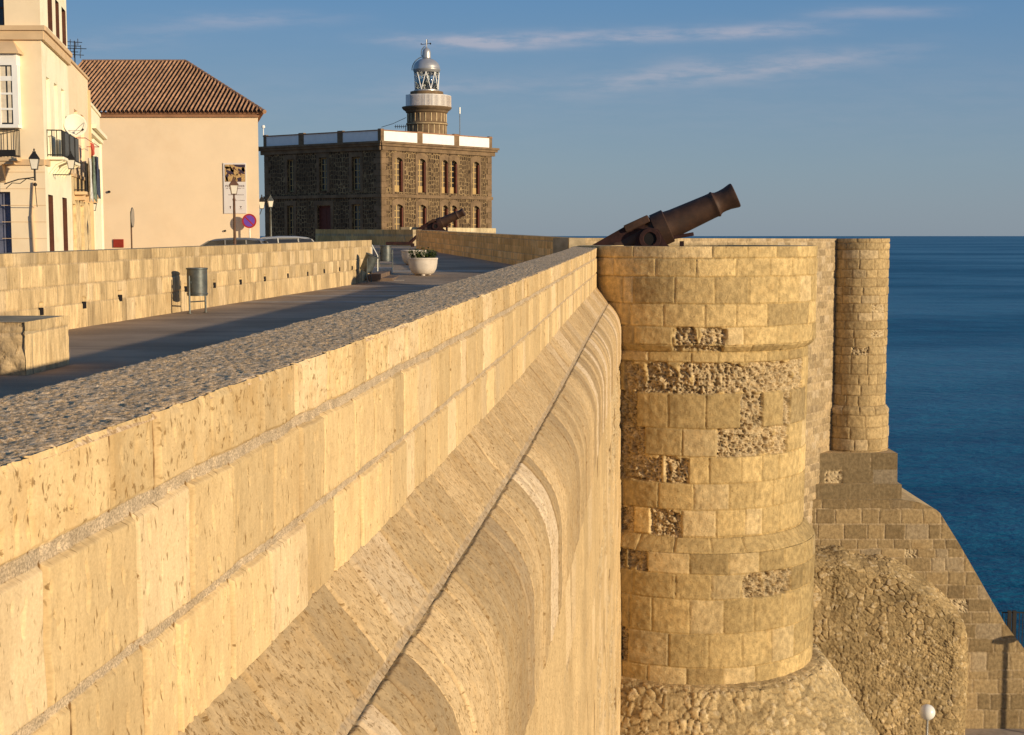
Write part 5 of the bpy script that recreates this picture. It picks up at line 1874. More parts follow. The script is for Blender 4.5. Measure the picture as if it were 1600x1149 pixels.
# low shaded wall and lit wall before the stone building
D_a, D_b = XY(493, 108), XY(645, 96)
wall_thing('forecourt_wall', 'plain brown shaded wall below the stone building, left of the distant cannon', 'wall', M_WALLTOP, 'coping_top', D_a, D_b, Zat(493, 358.5, 108), Zat(645, 359, 96), 0.3, 0.3,
           [0, 0.4, 1.0, 1.6, 2.6], 1.0, M_LEFTWALL, 85, res=0.12, thick=0.7, base=np.array([0.80, 0.46, 0.17]), depth=0.012)
E_a, E_b = XY(640, 100), XY(775, 116)
wall_thing('sunlit_wall', 'thin strip of brightly sunlit pale wall at the foot of the windows right of the distant cannon', 'wall', M_WALLTOP, 'coping_top', E_a, E_b, Zat(640, 355, 100), Zat(775, 357, 116), 0.3, 0.3,
           [0, 0.4, 1.0, 1.6, 2.6], 1.0, M_LEFTWALL, 86, res=0.12, thick=0.7, base=np.array([0.62, 0.5, 0.3]), depth=0.01)


# ------------------------------------------------------------------ peach building with tiled hip roof
pbl = empty('peach_building', (P(260, 370, YB).x, YB, 0), 0, 'large blank peach plastered building with brown tiled hip roof', 'building')
bx0, bx1 = P(60, 370, YB).x, P(406, 370, YB).x
ze = Zat(300, 179, YB)
SK = 0.24 * 14
mb = MB(); mb.prism([(bx0, YB), (bx1, YB), (bx1 - SK, YB + 14), (bx0 - SK, YB + 14)], -0.1, ze)
adopt(mb.build('wall', M_PLASTER_PEACH), pbl)
mb = MB(); mb.prism([(bx0, YB - .12), (bx1 + .1, YB - .12), (bx1 + .1 - SK, YB + 14.1), (bx0 - SK, YB + 14.1)], ze - 0.14, ze + 0.02); mb.prism([(bx0, YB - .22), (bx1 + .2, YB - .22), (bx1 + .2 - SK, YB + 14.1), (bx0 - SK, YB + 14.1)], ze + 0.02, ze + 0.10)
adopt(mb.build('eaves', M_TRIM_RED), pbl)
# tiles: heightfield over the front slope
ye, yr = YB - 0.32, YB + 7.0
zr_ = Zat(290, 99.5, yr)
xe0, xe1 = P(60, 178, ye).x, P(413.5, 178, ye).x
xr1 = P(290, 99, yr).x
sl_len = math.hypot(yr - ye, zr_ - ze)
pitch_t = (bx1 - P(118, 178, YB).x) / 41.5
nu = int((xe1 - xe0) / pitch_t * 12); nv = 130
uu = np.linspace(0, xe1 - xe0, nu); vv_ = np.linspace(0, 1, nv)
V, U = np.meshgrid(vv_, uu, indexing='ij')
ph_ = (U / pitch_t) % 1.0
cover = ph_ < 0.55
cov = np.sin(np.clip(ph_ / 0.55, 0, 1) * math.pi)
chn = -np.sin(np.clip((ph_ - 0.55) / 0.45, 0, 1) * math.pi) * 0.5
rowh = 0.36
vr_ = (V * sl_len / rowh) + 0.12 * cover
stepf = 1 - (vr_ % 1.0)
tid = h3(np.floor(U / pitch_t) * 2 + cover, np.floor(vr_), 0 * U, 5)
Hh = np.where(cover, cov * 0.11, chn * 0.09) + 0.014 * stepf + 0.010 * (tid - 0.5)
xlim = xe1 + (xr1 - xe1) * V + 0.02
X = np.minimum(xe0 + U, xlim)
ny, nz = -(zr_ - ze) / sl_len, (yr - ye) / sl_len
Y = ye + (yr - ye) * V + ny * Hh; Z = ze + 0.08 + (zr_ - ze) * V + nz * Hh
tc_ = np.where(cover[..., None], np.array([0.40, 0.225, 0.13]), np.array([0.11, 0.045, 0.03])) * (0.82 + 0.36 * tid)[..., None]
tc_ = tc_ * (1 + 0.3 * fbm(U * 0.5, V * 4, 8, 3))[..., None]
mask = (xe0 + U[:-1, :-1]) < xlim[:-1, :-1]
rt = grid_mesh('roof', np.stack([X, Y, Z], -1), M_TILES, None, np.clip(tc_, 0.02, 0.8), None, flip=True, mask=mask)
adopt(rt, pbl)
mb = MB()
zq = ze + 0.08
mb.add([(xe1, ye, zq), (xe1 - SK, YB + 14.3, zq), (xr1, yr, zr_ + 0.08), (xe0, yr, zr_ + 0.08), (xe0, YB + 14.3, zq)], [(0, 1, 2), (2, 1, 4, 3)])
adopt(mb.build('rear_slopes', M_TRIM_RED), pbl)
mb = MB()
a_ = Vector((xe1, ye, ze + 0.10)); b2 = Vector((xr1, yr, zr_ + 0.12)); c2 = Vector((xe0, yr, zr_ + 0.12))
N_ = 22
for k in range(N_):
    mb.tube(a_.lerp(b2, k / N_), a_.lerp(b2, (k + 0.97) / N_), 0.11, 0.085, 8)
for k in range(50):
    mb.tube(b2.lerp(c2, k / 50), b2.lerp(c2, (k + 0.97) / 50), 0.10, 0.085, 8)
adopt(mb.build('ridge_tiles', M_TILES_PLAIN := simple('weathered_ridge_tile', (0.30, 0.17, 0.10), 0.9, 0.3, 8)), pbl)
# little things on the peach wall
mb = MB(); p = P(352, 361, YB); mb.tube((p.x, YB - 0.08, p.z), (p.x, YB, p.z), 0.05, n=8)
q = P(171, 300, YB); mb.tube((q.x, YB - 0.1, q.z), (q.x, YB, q.z), 0.06, n=8)
adopt(mb.build('wall_spigots', M_BLACKIRON), pbl)

# wall lantern on the right corner of the peach building
p = P(409, 318, YB + 1.5)
wlb = empty('wall_lantern', (bx1 - 0.14, YB + 1.5, p.z - 0.25), 0.2, 'small bracket lantern on the right edge of the peach building', 'lantern', 'wall lanterns on the buildings')
lantern_parts(wlb, 0.9)
mb = MB(); mb.tube((0, 0, -0.02), (-0.1, 0, -0.3), 0.02, n=6); mb.tube((-0.1, 0, -0.3), (-0.5, 0, -0.1), 0.02, n=6); mb.build('bracket', M_BLACKIRON, wlb)


# ------------------------------------------------------------------ houses on the left
DH = 43.0
Cn = XY(69, DH, 230)
Ce = XY(109, 49.4, 200)
FF = Facade((Cn[0] - 6.5, DH), Cn)         # front face, left to right
SF = Facade(Cn, Ce)                        # side face running away
h1 = empty('corner_house', (Cn[0], DH, 0), 0, 'tall cream corner house with white glazed bay, long side face and dark upper windows', 'house')
ztop = 12.5
zc2 = Zat(69, 60, DH)
hf = [FF.rect(-60, 300, 17.5, 400), FF.rect(-30, -60, 5.5, 47)]
hf[0] = (hf[0][0], hf[0][1], 0.0, Zat(10, 300, DH))
mb = holed_wall(FF, 0, FF.L, -0.1, ztop, hf, 0.25); adopt(mb.build('front_wall', M_PLASTER_FRONT), h1)
window_fill(FF, hf[0], h1, 0.18, M_SHUTTER, M_SHUTTER, (5, 2), name='door', fw=0.05)
window_fill(FF, hf[1], h1, 0.18, M_DARKWOOD, None, (1, 2), fw=0.08)
spx = [(75, 14, 82, 60), (87.5, 30, 93, 72), (97.5, 42, 103.5, 84),
       (74.5, 140, 79.5, 262), (86.5, 148, 91.5, 256), (97.5, 156, 102, 250),
       (76.5, 302, 84, 394), (98.5, 306, 105.5, 393)]
hs = []
for r_ in spx:
    h = SF.rect(*r_)
    hs.append([h[0], h[1], h[2], h[3]])
hs[0][2] = hs[1][2] = hs[2][2] = zc2 + 0.55
hs[0][3] = hs[1][3] = hs[2][3] = zc2 + 1.75
zba = SF.uz(85, 249)[1]
for k in (3, 4, 5): hs[k][2] = zba + 0.02; hs[k][3] = zba + 2.45
for k in (6, 7): hs[k][2] = 0.05; hs[k][3] = 2.75 + 0.1
mb = holed_wall(SF, 0, SF.L, -0.1, ztop, [tuple(h) for h in hs], 0.24, {0: 1, 1: 1, 2: 1, 6: 1, 7: 1}); adopt(mb.build('side_wall', [M_PLASTER_CREAM, M_DARKWOOD]), h1)
for k, h in enumerate(hs):
    if k < 3: window_fill(SF, h, h1, 0.17, M_DARKWOOD, None, (1, 2), fw=0.07)
    elif k < 6: window_fill(SF, h, h1, 0.17, M_WHITE, M_CURTAIN, (1, 3), name='balcony_door', fw=0.09)
    else: window_fill(SF, h, h1, 0.17, M_DARKWOOD, M_DARKWOOD, (1, 2), name='door', fw=0.1)
for fac, nm in ((FF, 'cornice'), (SF, 'cornice')):
    mb = MB(fac.M())
    e0 = 0.0
    mb.box(-0.05, fac.L + (0.10 if fac is FF else 0.0), -0.10, 0.0, zc2 - 0.05, zc2 + 0.22); mb.box(-0.05, fac.L + (0.16 if fac is FF else 0.0), -0.16, 0.0, zc2 + 0.22, zc2 + 0.36)
    adopt(mb.build(nm, M_TRIM), h1)
    mb = MB(fac.M()); zs2 = Zat(69, 252, DH)
    mb.box(0, fac.L, -0.07, 0.0, zs2 - 0.12, zs2 + 0.05); adopt(mb.build('string_course', M_TRIM), h1)
    mb = MB(fac.M()); mb.box(0, fac.L, -0.04, 0.0, 0.0, 0.35); adopt(mb.build('skirting', M_TRIM), h1)
mb = MB(FF.M())
for k in range(1, 8):
    mb.box(FF.L - 1.35, FF.L, -0.012, 0.0, k * 0.5, k * 0.5 + 0.015)
adopt(mb.build('rustication_lines', M_TRIM), h1)
mb = MB()
mb.add([(Cn[0] - 6.5, DH, ztop), (Cn[0], DH, ztop), (Ce[0], 49.4, ztop), (Ce[0] - 6.5, 49.4, ztop), (Ce[0] - 6.5, 49.4, 0), (Ce[0], 49.4, 0)], [(0, 1, 2, 3), (2, 5, 4, 3)])
adopt(mb.build('roof', M_TRIM), h1)

# white glazed bay (mirador)
bay = MB(FF.M())
b_l, b_r = FF.uz(-80, 150)[0], FF.uz(33, 150)[0]
bz0, bz1 = Zat(20, 201, DH), Zat(20, 84, DH)
bd = 0.34
adopt_list = []
mb = MB(FF.M())
n_p = 3
mb.box(b_l, b_r, -bd, 0.0, bz1 - 0.38, bz1); mb.box(b_l, b_r, -bd, 0, bz0, bz0 + 0.10)
us_ = [FF.uz(x, 150)[0] for x in (-78, -52, -28, -4, 5, 28, 32)]
for u in [FF.uz(x, 150)[0] for x in (-74, -50, -26, 2.5, 30)]:
    mb.box(u - 0.085, u + 0.085, -bd + 0.002, -bd + 0.10, bz0 + 0.1, bz1 - 0.38)
for f in (0.26, 0.52, 0.775):
    z_ = bz0 + 0.10 + (bz1 - 0.48 - bz0) * f
    t_ = 0.03 if f < 0.7 else 0.07
    mb.box(b_l, b_r, -bd + 0.01, -bd + 0.07, z_ - t_, z_ + t_)
for yv in (-bd + 0.05, -0.06):
    mb.box(b_r - 0.09, b_r - 0.003, yv - 0.045, yv + 0.045, bz0 + 0.1, bz1 - 0.38)
for f in (0.26, 0.52, 0.775):
    z_ = bz0 + 0.10 + (bz1 - 0.48 - bz0) * f; mb.box(b_r - 0.07, b_r - 0.02, -bd + 0.1, -0.01, z_ - 0.03, z_ + 0.03)
byo = mb.build('glazed_bay', M_WHITE); adopt(byo, h1)
mb = MB(FF.M()); mb.add([(b_l, -bd + 0.05, bz0), (b_r - 0.05, -bd + 0.05, bz0), (b_r - 0.05, -bd + 0.05, bz1), (b_l, -bd + 0.05, bz1), (b_r - 0.05, -0.01, bz0), (b_r - 0.05, -0.01, bz1)], [(0, 1, 2, 3), (1, 4, 5, 2)])
o = mb.build('pane', M_WINDOWGLASS); o.parent = byo; o.matrix_parent_inverse = Matrix.Identity(4)
mb = MB(FF.M())
for (xa, xb_) in ((-45, -32), (7, 15), (18, 23)):
    u0_, u1_ = FF.uz(xa, 150)[0], FF.uz(xb_, 150)[0]
    mb.box(u0_, u1_, -bd + 0.030, -bd + 0.045, bz0 + 0.15, bz1 - 0.42)
o = mb.build('curtain', M_CURTAIN); o.parent = byo; o.matrix_parent_inverse = Matrix.Identity(4)
mb = MB(FF.M()); mb.add([(b_l, -bd - 0.15, bz1), (b_r + 0.12, -bd - 0.15, bz1), (b_r - 0.2, 0, bz1 + 0.40), (b_l, 0, bz1 + 0.45), (b_r + 0.12, 0, bz1), (b_l, 0, bz1), (b_l, -bd - .15, bz1 - .05), (b_r + 0.12, -bd - 0.15, bz1 - .05), (b_r + 0.12, 0, bz1 - 0.05)],
                         [(0, 1, 2, 3), (1, 4, 2), (6, 7, 1, 0), (7, 8, 4, 1)])
o = mb.build('bay_roof', M_TRIM); adopt(o, h1)
# balcony below the bay
zb_f = Zat(20, 247, DH)
rb = FF.uz(30.5, 220)[0]
mb = MB(FF.M()); mb.box(b_l, rb + 0.06, -0.42, 0.0, zb_f - 0.12, zb_f, bev=0.02); mb.box(b_l, rb - 0.1, -0.36, 0.0, zb_f - 0.2, zb_f - 0.12)
mb.prism([(0, 0), (0, -0.55), (-0.34, -0.02), (-0.34, 0.0)], rb - 0.75, rb - 0.45, T=Matrix(((0, 0, 1, 0), (1, 0, 0, 0), (0, 1, 0, zb_f - 0.2), (0, 0, 0, 1))))
bal = mb.build('balcony', M_TRIM); adopt(bal, h1)


def railing(mb, pts, z0, z1, step=0.11, r=0.012):
    for a_, b2 in zip(pts[:-1], pts[1:]):
        a_ = Vector(a_); b2 = Vector(b2); L_ = (b2 - a_).length
        n_ = max(1, int(L_ / step))
        for k in range(n_ + 1):
            p_ = a_.lerp(b2, k / n_)
            mb.tube((p_.x, p_.y, z0), (p_.x, p_.y, z1), r, n=4)
        for z_ in (z0 + 0.05, z1): mb.tube((a_.x, a_.y, z_), (b2.x, b2.y, z_), 0.02, n=5)


mb = MB(FF.M()); railing(mb, [(b_l, -0.38), (rb, -0.38), (rb, -0.0)], zb_f, bz0 - 0.05)
mb.box(b_l, rb, -0.41, -0.385, zb_f + 0.02, zb_f + 0.22)
o = mb.build('railing', M_BLACKIRON); o.parent = bal; o.matrix_parent_inverse = Matrix.Identity(4)
# side balcony
ub0, ub1 = SF.uz(73, 225)[0] + 0.05, SF.uz(101, 225)[0]
bo = 0.44
mb = MB(SF.M()); mb.box(ub0, ub1, -bo - 0.05, 0.0, zba - 0.10, zba, bev=0.02)
k = 0
u = ub0 + 0.15
while u < ub1 - 0.1:
    mb.prism([(0, 0), (0, -0.42), (-0.22, -0.14), (-bo, -0.04), (-bo, 0)], u, u + 0.14, T=Matrix(((0, 0, 1, 0), (1, 0, 0, 0), (0, 1, 0, zba - 0.1), (0, 0, 0, 1))))
    u += 0.62
bal = mb.build('balcony', M_PLASTER_CREAM); adopt(bal, h1)
mb = MB(SF.M()); railing(mb, [(ub0, 0), (ub0, -bo), (ub1, -bo), (ub1, 0)], zba, zba + 0.80, 0.13, 0.014)
o = mb.build('railing', M_BLACKIRON); o.parent = bal; o.matrix_parent_inverse = Matrix.Identity(4)
for (f0, f1) in ((0.16, 0.36), (0.46, 0.68), (0.78, 0.98)):
    mb = MB(SF.M())
    mb.box(ub0 + (ub1 - ub0) * f0, ub0 + (ub1 - ub0) * f1, -bo - 0.02, -bo - 0.012, zba + 0.06, zba + 0.78)
    o = mb.build('privacy_screen', M_BIN); o.parent = bal; o.matrix_parent_inverse = Matrix.Identity(4)

# satellite dish
pd = P(114, 197, 48.5)
dish = empty('satellite_dish', (pd.x + 0.1, 48.4, pd.z), 0, 'cream satellite dish fixed above the side balcony of the corner house', 'satellite dish')
Td = Matrix.Rotation(math.radians(28), 4, 'Z') @ Matrix.Rotation(math.radians(90 - 12), 4, 'X')
mb = MB(); Rd = 0.37
mb.lathe([(0.0, 0.0)] + [(Rd * k / 8, 0.10 * (k / 8) ** 2) for k in range(1, 9)] + [(Rd + 0.012, 0.10), (Rd, 0.085)] + [(Rd * k / 8, 0.10 * (k / 8) ** 2 - 0.015) for k in range(7, -1, -1)], 32, Td)
mb.build('reflector', M_DISH, dish, True, 50)
mb = MB(); fpt = Td @ Vector((0.12, -0.30, 0.48))
mb.tube(Td @ Vector((0.0, -0.33, 0.08)), fpt, 0.012, n=5); mb.tube(Td @ Vector((0.30, 0.1, 0.08)), fpt, 0.010, n=5); mb.tube(Td @ Vector((-0.25, -0.2, 0.08)), fpt, 0.010, n=5)
mb.build('feed_arm', M_STEEL, dish)
mb = MB(); mb.tube(fpt, fpt + Vector((0.04, 0.02, 0.06)), 0.035, n=8); mb.build('receiver', M_BLACKIRON, dish)
mb = MB(); mb.tube((0, 0.02, 0), (-0.25, 0.3, -0.05), 0.02, n=6); mb.tube((-0.25, 0.3, -0.4), (-0.25, 0.3, 0.35), 0.022, n=6); mb.build('mount', M_BLACKIRON, dish)

# aerial on the house roof
p = P(117, 92, 52)
mb = MB(); mb.tube((p.x, 52, 6.5), (p.x, 52, Zat(117, 64, 52)), 0.02, n=6)
for k, (dx, yy_, l_) in enumerate([(0, 66, .25), (-0.1, 72, .3), (0.05, 76, .35), (-0.15, 81, .25), (0.1, 86, .2)]):
    z_ = Zat(117, yy_, 52); mb.tube((p.x + dx - l_, 51.9, z_), (p.x + dx + l_, 52.1, z_), 0.013, n=4); mb.tube((p.x + dx - l_ * .6, 52, z_ - 0.1), (p.x + dx - l_ * .6, 52, z_ + 0.1), 0.013, n=4)
    mb.tube((p.x + dx + l_ * .5, 52, z_ - 0.12), (p.x + dx + l_ * .5, 52, z_ + 0.12), 0.013, n=4)
o = mb.build('tv_aerial', M_BLACKIRON); tag(o, 'spiky television aerial on the roof behind the corner house', 'aerial')

# middle house
Me = XY(139, 56.0, 200)
SM = Facade(Ce, Me)
h2 = empty('middle_house', (Ce[0], 49.4, 0), 0, 'narrow tan house with worn lower wall and laundry balcony, behind the corner house', 'house')
zm = SM.uz(125, 113)[1]
hm = [SM.rect(115, 330, 120, 388), SM.rect(127, 332, 132, 388), SM.rect(118, 236, 123, 268), SM.rect(128, 238, 133, 268)]
for k in (0, 1): hm[k] = (hm[k][0], hm[k][1], 0.05, 2.7)
for k in (2, 3): hm[k] = (hm[k][0], hm[k][1], 3.95, 6.1)
mb = holed_wall(SM, 0, SM.L, 3.7, zm, hm[2:], 0.2); adopt(mb.build('upper_wall', M_PLASTER_PEACH), h2)
mb = holed_wall(SM, 0, SM.L, -0.1, 3.7, hm[:2], 0.2); adopt(mb.build('lower_wall', M_PLASTER_OLD), h2)
for k in (0, 1): window_fill(SM, hm[k], h2, 0.15, M_PLASTER_OLD, M_DARKWOOD, (1, 2), name='door', fw=0.12)
for k in (2, 3): window_fill(SM, hm[k], h2, 0.15, M_WHITE, M_CURTAIN, (1, 2), name='balcony_door', fw=0.09)
mb = MB(SM.M()); mb.box(0, SM.L, -0.06, 0.3, zm, zm + 0.09); mb.box(0.0, SM.L, -0.05, 0, 3.66, 3.78); mb.box(SM.L - 0.18, SM.L - 0.06, -0.10, 0, 0.1, zm - 0.4)
adopt(mb.build('trim', M_TRIM), h2)
mb = MB(); mb.add([(Ce[0], 49.4, zm), (Me[0], 56, zm), (Me[0] - 6, 56, zm), (Ce[0] - 6, 49.4, zm), (Me[0], 56, 0), (Me[0] - 6, 56, 0)], [(0, 1, 2, 3), (1, 4, 5, 2)]); adopt(mb.build('roof', M_TRIM), h2)
zb3 = SM.uz(130, 303)[1]
mb = MB(SM.M()); mb.box(0.8, SM.L - 0.5, -0.42, 0, zb3 - 0.12, zb3, bev=0.02)
for u in (1.0, 2.3, 3.9, 5.5): mb.box(u, u + 0.12, -0.36, 0, zb3 - 0.3, zb3 - 0.12)
bal = mb.build('balcony', M_TRIM); adopt(bal, h2)
mb = MB(SM.M()); railing(mb, [(0.8, 0), (0.8, -0.40), (SM.L - 0.5, -0.40), (SM.L - 0.5, 0)], zb3, zb3 + 1.0, 0.13, 0.014)
o = mb.build('railing', M_BLACKIRON); o.parent = bal; o.matrix_parent_inverse = Matrix.Identity(4)

# laundry hung on the balcony
rng = random.Random(11)


def cloth(name, label, u, zt_, wd, ht, mat, seed):
    mb = MB(SM.M()); n, m_ = 10, 12; vs = []; fs = []
    r_ = random.Random(seed)
    p1 = r_.random() * 6
    for j in range(m_ + 1):
        for i in range(n + 1):
            f, g_ = i / n, j / m_
            vs.append((u + (f - 0.5) * wd * (1 - 0.25 * g_) + 0.04 * math.sin(g_ * 5 + p1), -0.47 - 0.05 * math.sin(f * 11 + p1 + g_ * 2) - 0.03 * g_, zt_ - g_ * ht * (0.9 + 0.15 * math.sin(f * 7 + p1))))
    for j in range(m_):
        for i in range(n):
            a_ = j * (n + 1) + i; fs.append((a_, a_ + 1, a_ + n + 2, a_ + n + 1))
    mb.add(vs, fs)
    o = mb.build(name, mat, None, True, 80)
    s_ = o.modifiers.new('thick', 'SOLIDIFY'); s_.thickness = 0.008
    return tag(o, label, 'laundry', 'laundry on the middle house balcony')


zl_ = zb3 + 1.75
cloth('hung_clothing', 'pale whitish garment at the left end of the balcony laundry', 1.6, zl_ - 0.55, 1.0, 1.5, M_CLOTHW, 1)
cloth('hung_clothing', 'red and white cloth hung highest in the balcony laundry', 2.8, zl_ + 0.05, 0.9, 0.45, M_CLOTHR, 2)
cloth('hung_clothing', 'grey green garment in the middle of the balcony laundry', 2.9, zl_ - 0.4, 0.9, 1.6, M_CLOTHG, 3)
cloth('hung_clothing', 'dark blue garment at the right end of the balcony laundry', 4.3, zl_ - 0.35, 1.1, 1.5, M_CLOTHD, 4)
mb = MB(SM.M())
for z_ in (zl_ + 0.1,):
    mb.tube((0.5, 0, z_), (0.5, -0.48, z_), 0.015, n=5); mb.tube((5.6, 0, z_), (5.6, -0.48, z_), 0.015, n=5); mb.tube((0.5, -0.47, z_), (5.6, -0.47, z_), 0.012, n=5)
o = mb.build('clothes_line', M_MAROON); tag(o, 'thin clothes line frame above the laundry balcony', 'clothes line')

# last house
Le = XY(157.5, 62.5, 250)
SL = Facade(Me, Le)
h3_ = empty('last_house', (Me[0], 56, 0), 0, 'small cream house with moulded cornice at the far end, against the peach building', 'house')
zl3 = SL.uz(150, 176)[1]
hl3 = [SL.rect(144, 330, 148.5, 385), SL.rect(143, 250, 148, 280)]
hl3[0] = (hl3[0][0], hl3[0][1], 0.05, 2.6); hl3[1] = (hl3[1][0], hl3[1][1], 3.7, 5.6)
mb = holed_wall(SL, 0, SL.L, -0.1, zl3, hl3, 0.2); adopt(mb.build('wall', M_PLASTER_CREAM), h3_)
window_fill(SL, hl3[0], h3_, 0.15, M_PLASTER_OLD, M_TRIM, (1, 1), name='door', fw=0.1)
window_fill(SL, hl3[1], h3_, 0.15, M_WHITE, M_CURTAIN, (1, 2), fw=0.09)
mb = MB(SL.M()); zk = SL.uz(150, 206)[1]
mb.box(-0.1, SL.L + 0.2, -0.12, 0, zk - 0.35, zk - 0.15); mb.box(-0.1, SL.L + 0.35, -0.28, 0, zk - 0.15, zk); mb.box(0, SL.L + 0.05, -0.05, 0.2, zl3, zl3 + 0.12); mb.box(SL.L - 0.4, SL.L + 0.03, -0.06, 0, 0, zk - 0.35)
adopt(mb.build('cornice', M_PLASTER_CREAM), h3_)
mb = MB(); mb.add([(Me[0], 56, zl3), (Le[0], 62.5, zl3), (Le[0] - 6, 62.5, zl3), (Me[0] - 6, 56, zl3), (Le[0], 62.5, 0), (Le[0] - 6, 62.5, 0)], [(0, 1, 2, 3), (1, 4, 5, 2)]); adopt(mb.build('roof', M_TRIM), h3_)

# wall lanterns on the houses
p = P(54, 262, DH - 1.0)
wl1 = empty('wall_lantern', (p.x, DH - 1.0, Zat(54, 264, DH - 1.0)), 0.25, 'black bracket lantern nearest the camera on the front of the corner house', 'lantern', 'wall lanterns on the buildings')
lantern_parts(wl1, 0.78)
mb = MB(); mb.tube((0, 0, -0.02), (0, 0, -0.35), 0.03, n=8)
mb.path([(0, 0, -0.25), (-0.5, 0.4, -0.3), (-0.95, 0.98, -0.42)], 0.018, 6)
mb.path([(-0.05, 0, -0.32), (-0.25, 0.25, -0.28), (-0.45, 0.4, -0.42), (-0.7, 0.6, -0.40), (-0.9, 0.95, -0.55)], 0.012, 6)
mb.build('bracket', M_BLACKIRON, wl1)
mb = MB(); mb.lathe([(0.0, 0), (0.05, 0.02), (0.06, 0.08), (0, 0.12)], 8, Matrix.Translation((0, 0, -0.52))); mb.path([(0, 0, -0.4), (0.0, 0.3, -0.9), (-0.03, 0.95, -1.1)], 0.012, 5); mb.build('cable_box', M_BLACKIRON, wl1)
mb = MB(); mb.tube((P(53, 330, DH - .05).x, DH - .05, 0.2), (P(50, 330, DH - .05).x, DH - .05, 2.2), 0.045, n=8); mb.tube((P(50, 330, DH - .05).x, DH - .05, 2.2), (P(53, 290, DH - .05).x, DH - .05, 3.2), 0.03, n=8)
adopt(mb.build('drain_pipe', M_TRIM), h1)
p = P(111, 256, 44.9)
wl2 = empty('wall_lantern', (p.x, 44.9, p.z - 0.15), 0.25, 'lantern with cream glass hung below the railed side balcony of the corner house', 'lantern', 'wall lanterns on the buildings')
lantern_parts(wl2, 0.72)
mb = MB(); mb.tube((0, 0, -0.02), (-0.05, 0, -0.2), 0.02, n=6); mb.path([(-0.05, 0, -0.2), (-0.7, 0.0, -0.2), (-0.9, 0.1, -0.25)], 0.018, 6); mb.build('bracket', M_BLACKIRON, wl2)
p = P(146, 325, 57)
wl3 = empty('wall_lantern', (p.x, 57, p.z - 0.1), 0.25, 'small lantern low on the last house beside the worn lower wall', 'lantern', 'wall lanterns on the buildings')
lantern_parts(wl3, 0.7)
mb = MB(); mb.path([(0, 0, -0.02), (-0.1, 0, -0.15), (-0.6, 0, -0.1)], 0.016, 6); mb.build('bracket', M_BLACKIRON, wl3)


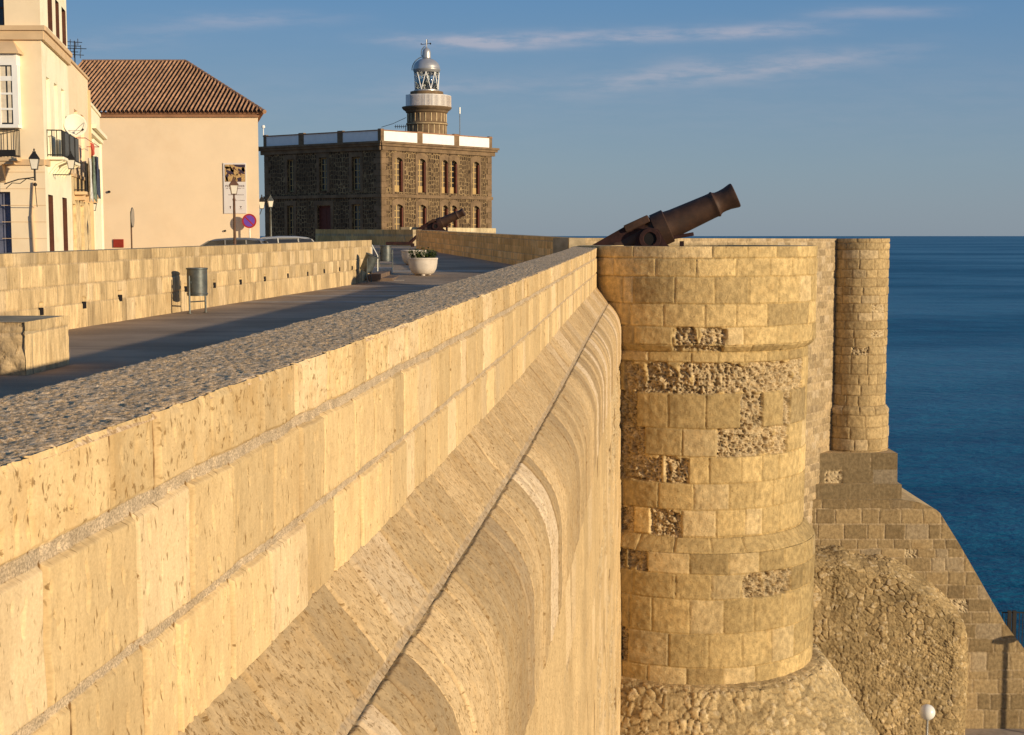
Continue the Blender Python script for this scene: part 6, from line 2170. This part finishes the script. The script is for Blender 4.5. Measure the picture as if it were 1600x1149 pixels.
# ------------------------------------------------------------------ parked cars
def make_car(label, paint):
    root = empty('parked_car', (0, 0, 0), 0, label, 'car', 'cars parked behind the promenade wall')
    # side profile (x forward to the left), body width along y
    low = [(-2.1, 0.35), (-2.15, 0.62), (-2.0, 0.86), (-1.25, 0.98), (1.75, 1.0), (2.1, 0.9), (2.15, 0.5), (2.08, 0.3)]
    mb = MB(); ys_ = [(-0.84, 0.94), (-0.80, 1.0), (0.80, 1.0), (0.84, 0.94)]
    n = len(low); vs = []
    for y, s_ in ys_:
        for (x, z) in low: vs.append((x * s_, y, 0.65 + (z - 0.65) * (s_ if abs(y) > 0.82 else 1)))
    fs = [tuple(range(n)), tuple(reversed(range(3 * n, 4 * n)))]
    for r in range(3):
        for i in range(n): fs.append((r * n + i, (r + 1) * n + i, (r + 1) * n + (i + 1) % n, r * n + (i + 1) % n))
    mb.add(vs, fs); body = mb.build('body', paint, root, True, 50)
    for sub in (0,):
        bv = body.modifiers.new('round', 'BEVEL'); bv.width = 0.05; bv.segments = 3
    gh_ = [(-1.2, 0.98), (-0.52, 1.40), (1.55, 1.42), (1.95, 0.99)]
    mb = MB(); vs = []
    for y, s_ in ((-0.76, 1), (-0.62, 0.93), (0.62, 0.93), (0.76, 1)):
        for i, (x, z) in enumerate(gh_): vs.append((x, y if i in (0, 3) else y * 0.86, z))
    n = 4; fs = [tuple(range(n)), tuple(reversed(range(3 * n, 4 * n)))]
    for r in range(3):
        for i in range(n): fs.append((r * n + i, (r + 1) * n + i, (r + 1) * n + (i + 1) % n, r * n + (i + 1) % n))
    mb.add(vs, fs); mb.build('windows', M_WINDOWGLASS, root)
    # roof with pillars
    mb = MB()
    rf = [(-0.62, 1.37), (-0.35, 1.455), (0.3, 1.50), (1.0, 1.50), (1.5, 1.45), (1.66, 1.38)]
    vs = []
    for y, dz in ((-0.665, -0.06), (-0.60, 0.0), (0.0, 0.025), (0.60, 0.0), (0.665, -0.06)):
        for (x, z) in rf: vs.append((x, y, z + dz))
    m_ = len(rf)
    vs2 = [(x, y, z - 0.05) for x, y, z in vs]
    fs = []
    for r in range(4):
        for i in range(m_ - 1):
            fs.append((r * m_ + i, (r + 1) * m_ + i, (r + 1) * m_ + i + 1, r * m_ + i + 1)); fs.append((5 * m_ + r * m_ + i, 5 * m_ + r * m_ + i + 1, 5 * m_ + (r + 1) * m_ + i + 1, 5 * m_ + (r + 1) * m_ + i))
    mb.add(vs + vs2, fs)
    mb.build('roof', paint, root, True, 50)
    mb = MB()
    for s_ in (-1, 1):
        for (xa, za, xb_, zb__) in ((-1.22, 0.97, -0.55, 1.38), (0.15, 0.98, 0.12, 1.42), (1.05, 0.98, 1.0, 1.42), (1.92, 0.98, 1.60, 1.38)):
            mb.tube((xa, s_ * 0.775, za), (xb_, s_ * 0.665, zb__), 0.035, n=6)
        mb.tube((-1.2, s_ * 0.775, 0.985), (1.93, s_ * 0.775, 0.985), 0.02, n=6)
    mb.build('pillars', paint, root)
    for s_ in (-1, 1):
        mb = MB(); mb.box(-0.98, -0.80, s_ * 0.92 - 0.08, s_ * 0.92 + 0.08, 0.98, 1.11, bev=0.02); mb.build('mirror', paint, root)
    for x in (-1.35, 1.3):
        for s_ in (-1, 1):
            Tw = Matrix.Translation((x, s_ * 0.74, 0.31)) @ Matrix.Rotation(math.pi / 2, 4, 'X')
            mb = MB(); mb.lathe([(0.19, -0.11), (0.31, -0.10), (0.31, 0.10), (0.19, 0.11)], 24, Tw, cap0=False, cap1=False); wh = mb.build('wheel', M_TYRE, root)
            mb = MB(); mb.lathe([(0.0, -0.07), (0.19, -0.09), (0.19, 0.09), (0.0, 0.07)], 16, Tw); mb.build('rim', M_STEEL, wh)
    for s_ in (-1, 1):
        mb = MB(); mb.box(-2.13, -2.02, s_ * 0.62 - 0.16, s_ * 0.62 + 0.16, 0.62, 0.76, bev=0.02); mb.build('headlight', M_LAMPGLASS, root)
        mb = MB(); mb.box(2.04, 2.14, s_ * 0.68 - 0.1, s_ * 0.68 + 0.1, 0.68, 0.92, bev=0.02); mb.build('tail_light', M_RED, root)
    return root


c1 = make_car('silver estate car parked behind the promenade wall, only its roof and side windows showing', M_CARSILVER)
cp_ = P(352, 375, 60)
c1.location = (cp_.x, 60, -0.02)
c2 = make_car('pale car roof showing behind the wall just right of the silver car', M_CARWHITE)
cp_ = P(415, 375, 62)
c2.location = (cp_.x + 0.35, 61.6, gz(61.6) - 0.38)
c2.rotation_euler = (0, 0, math.radians(20))
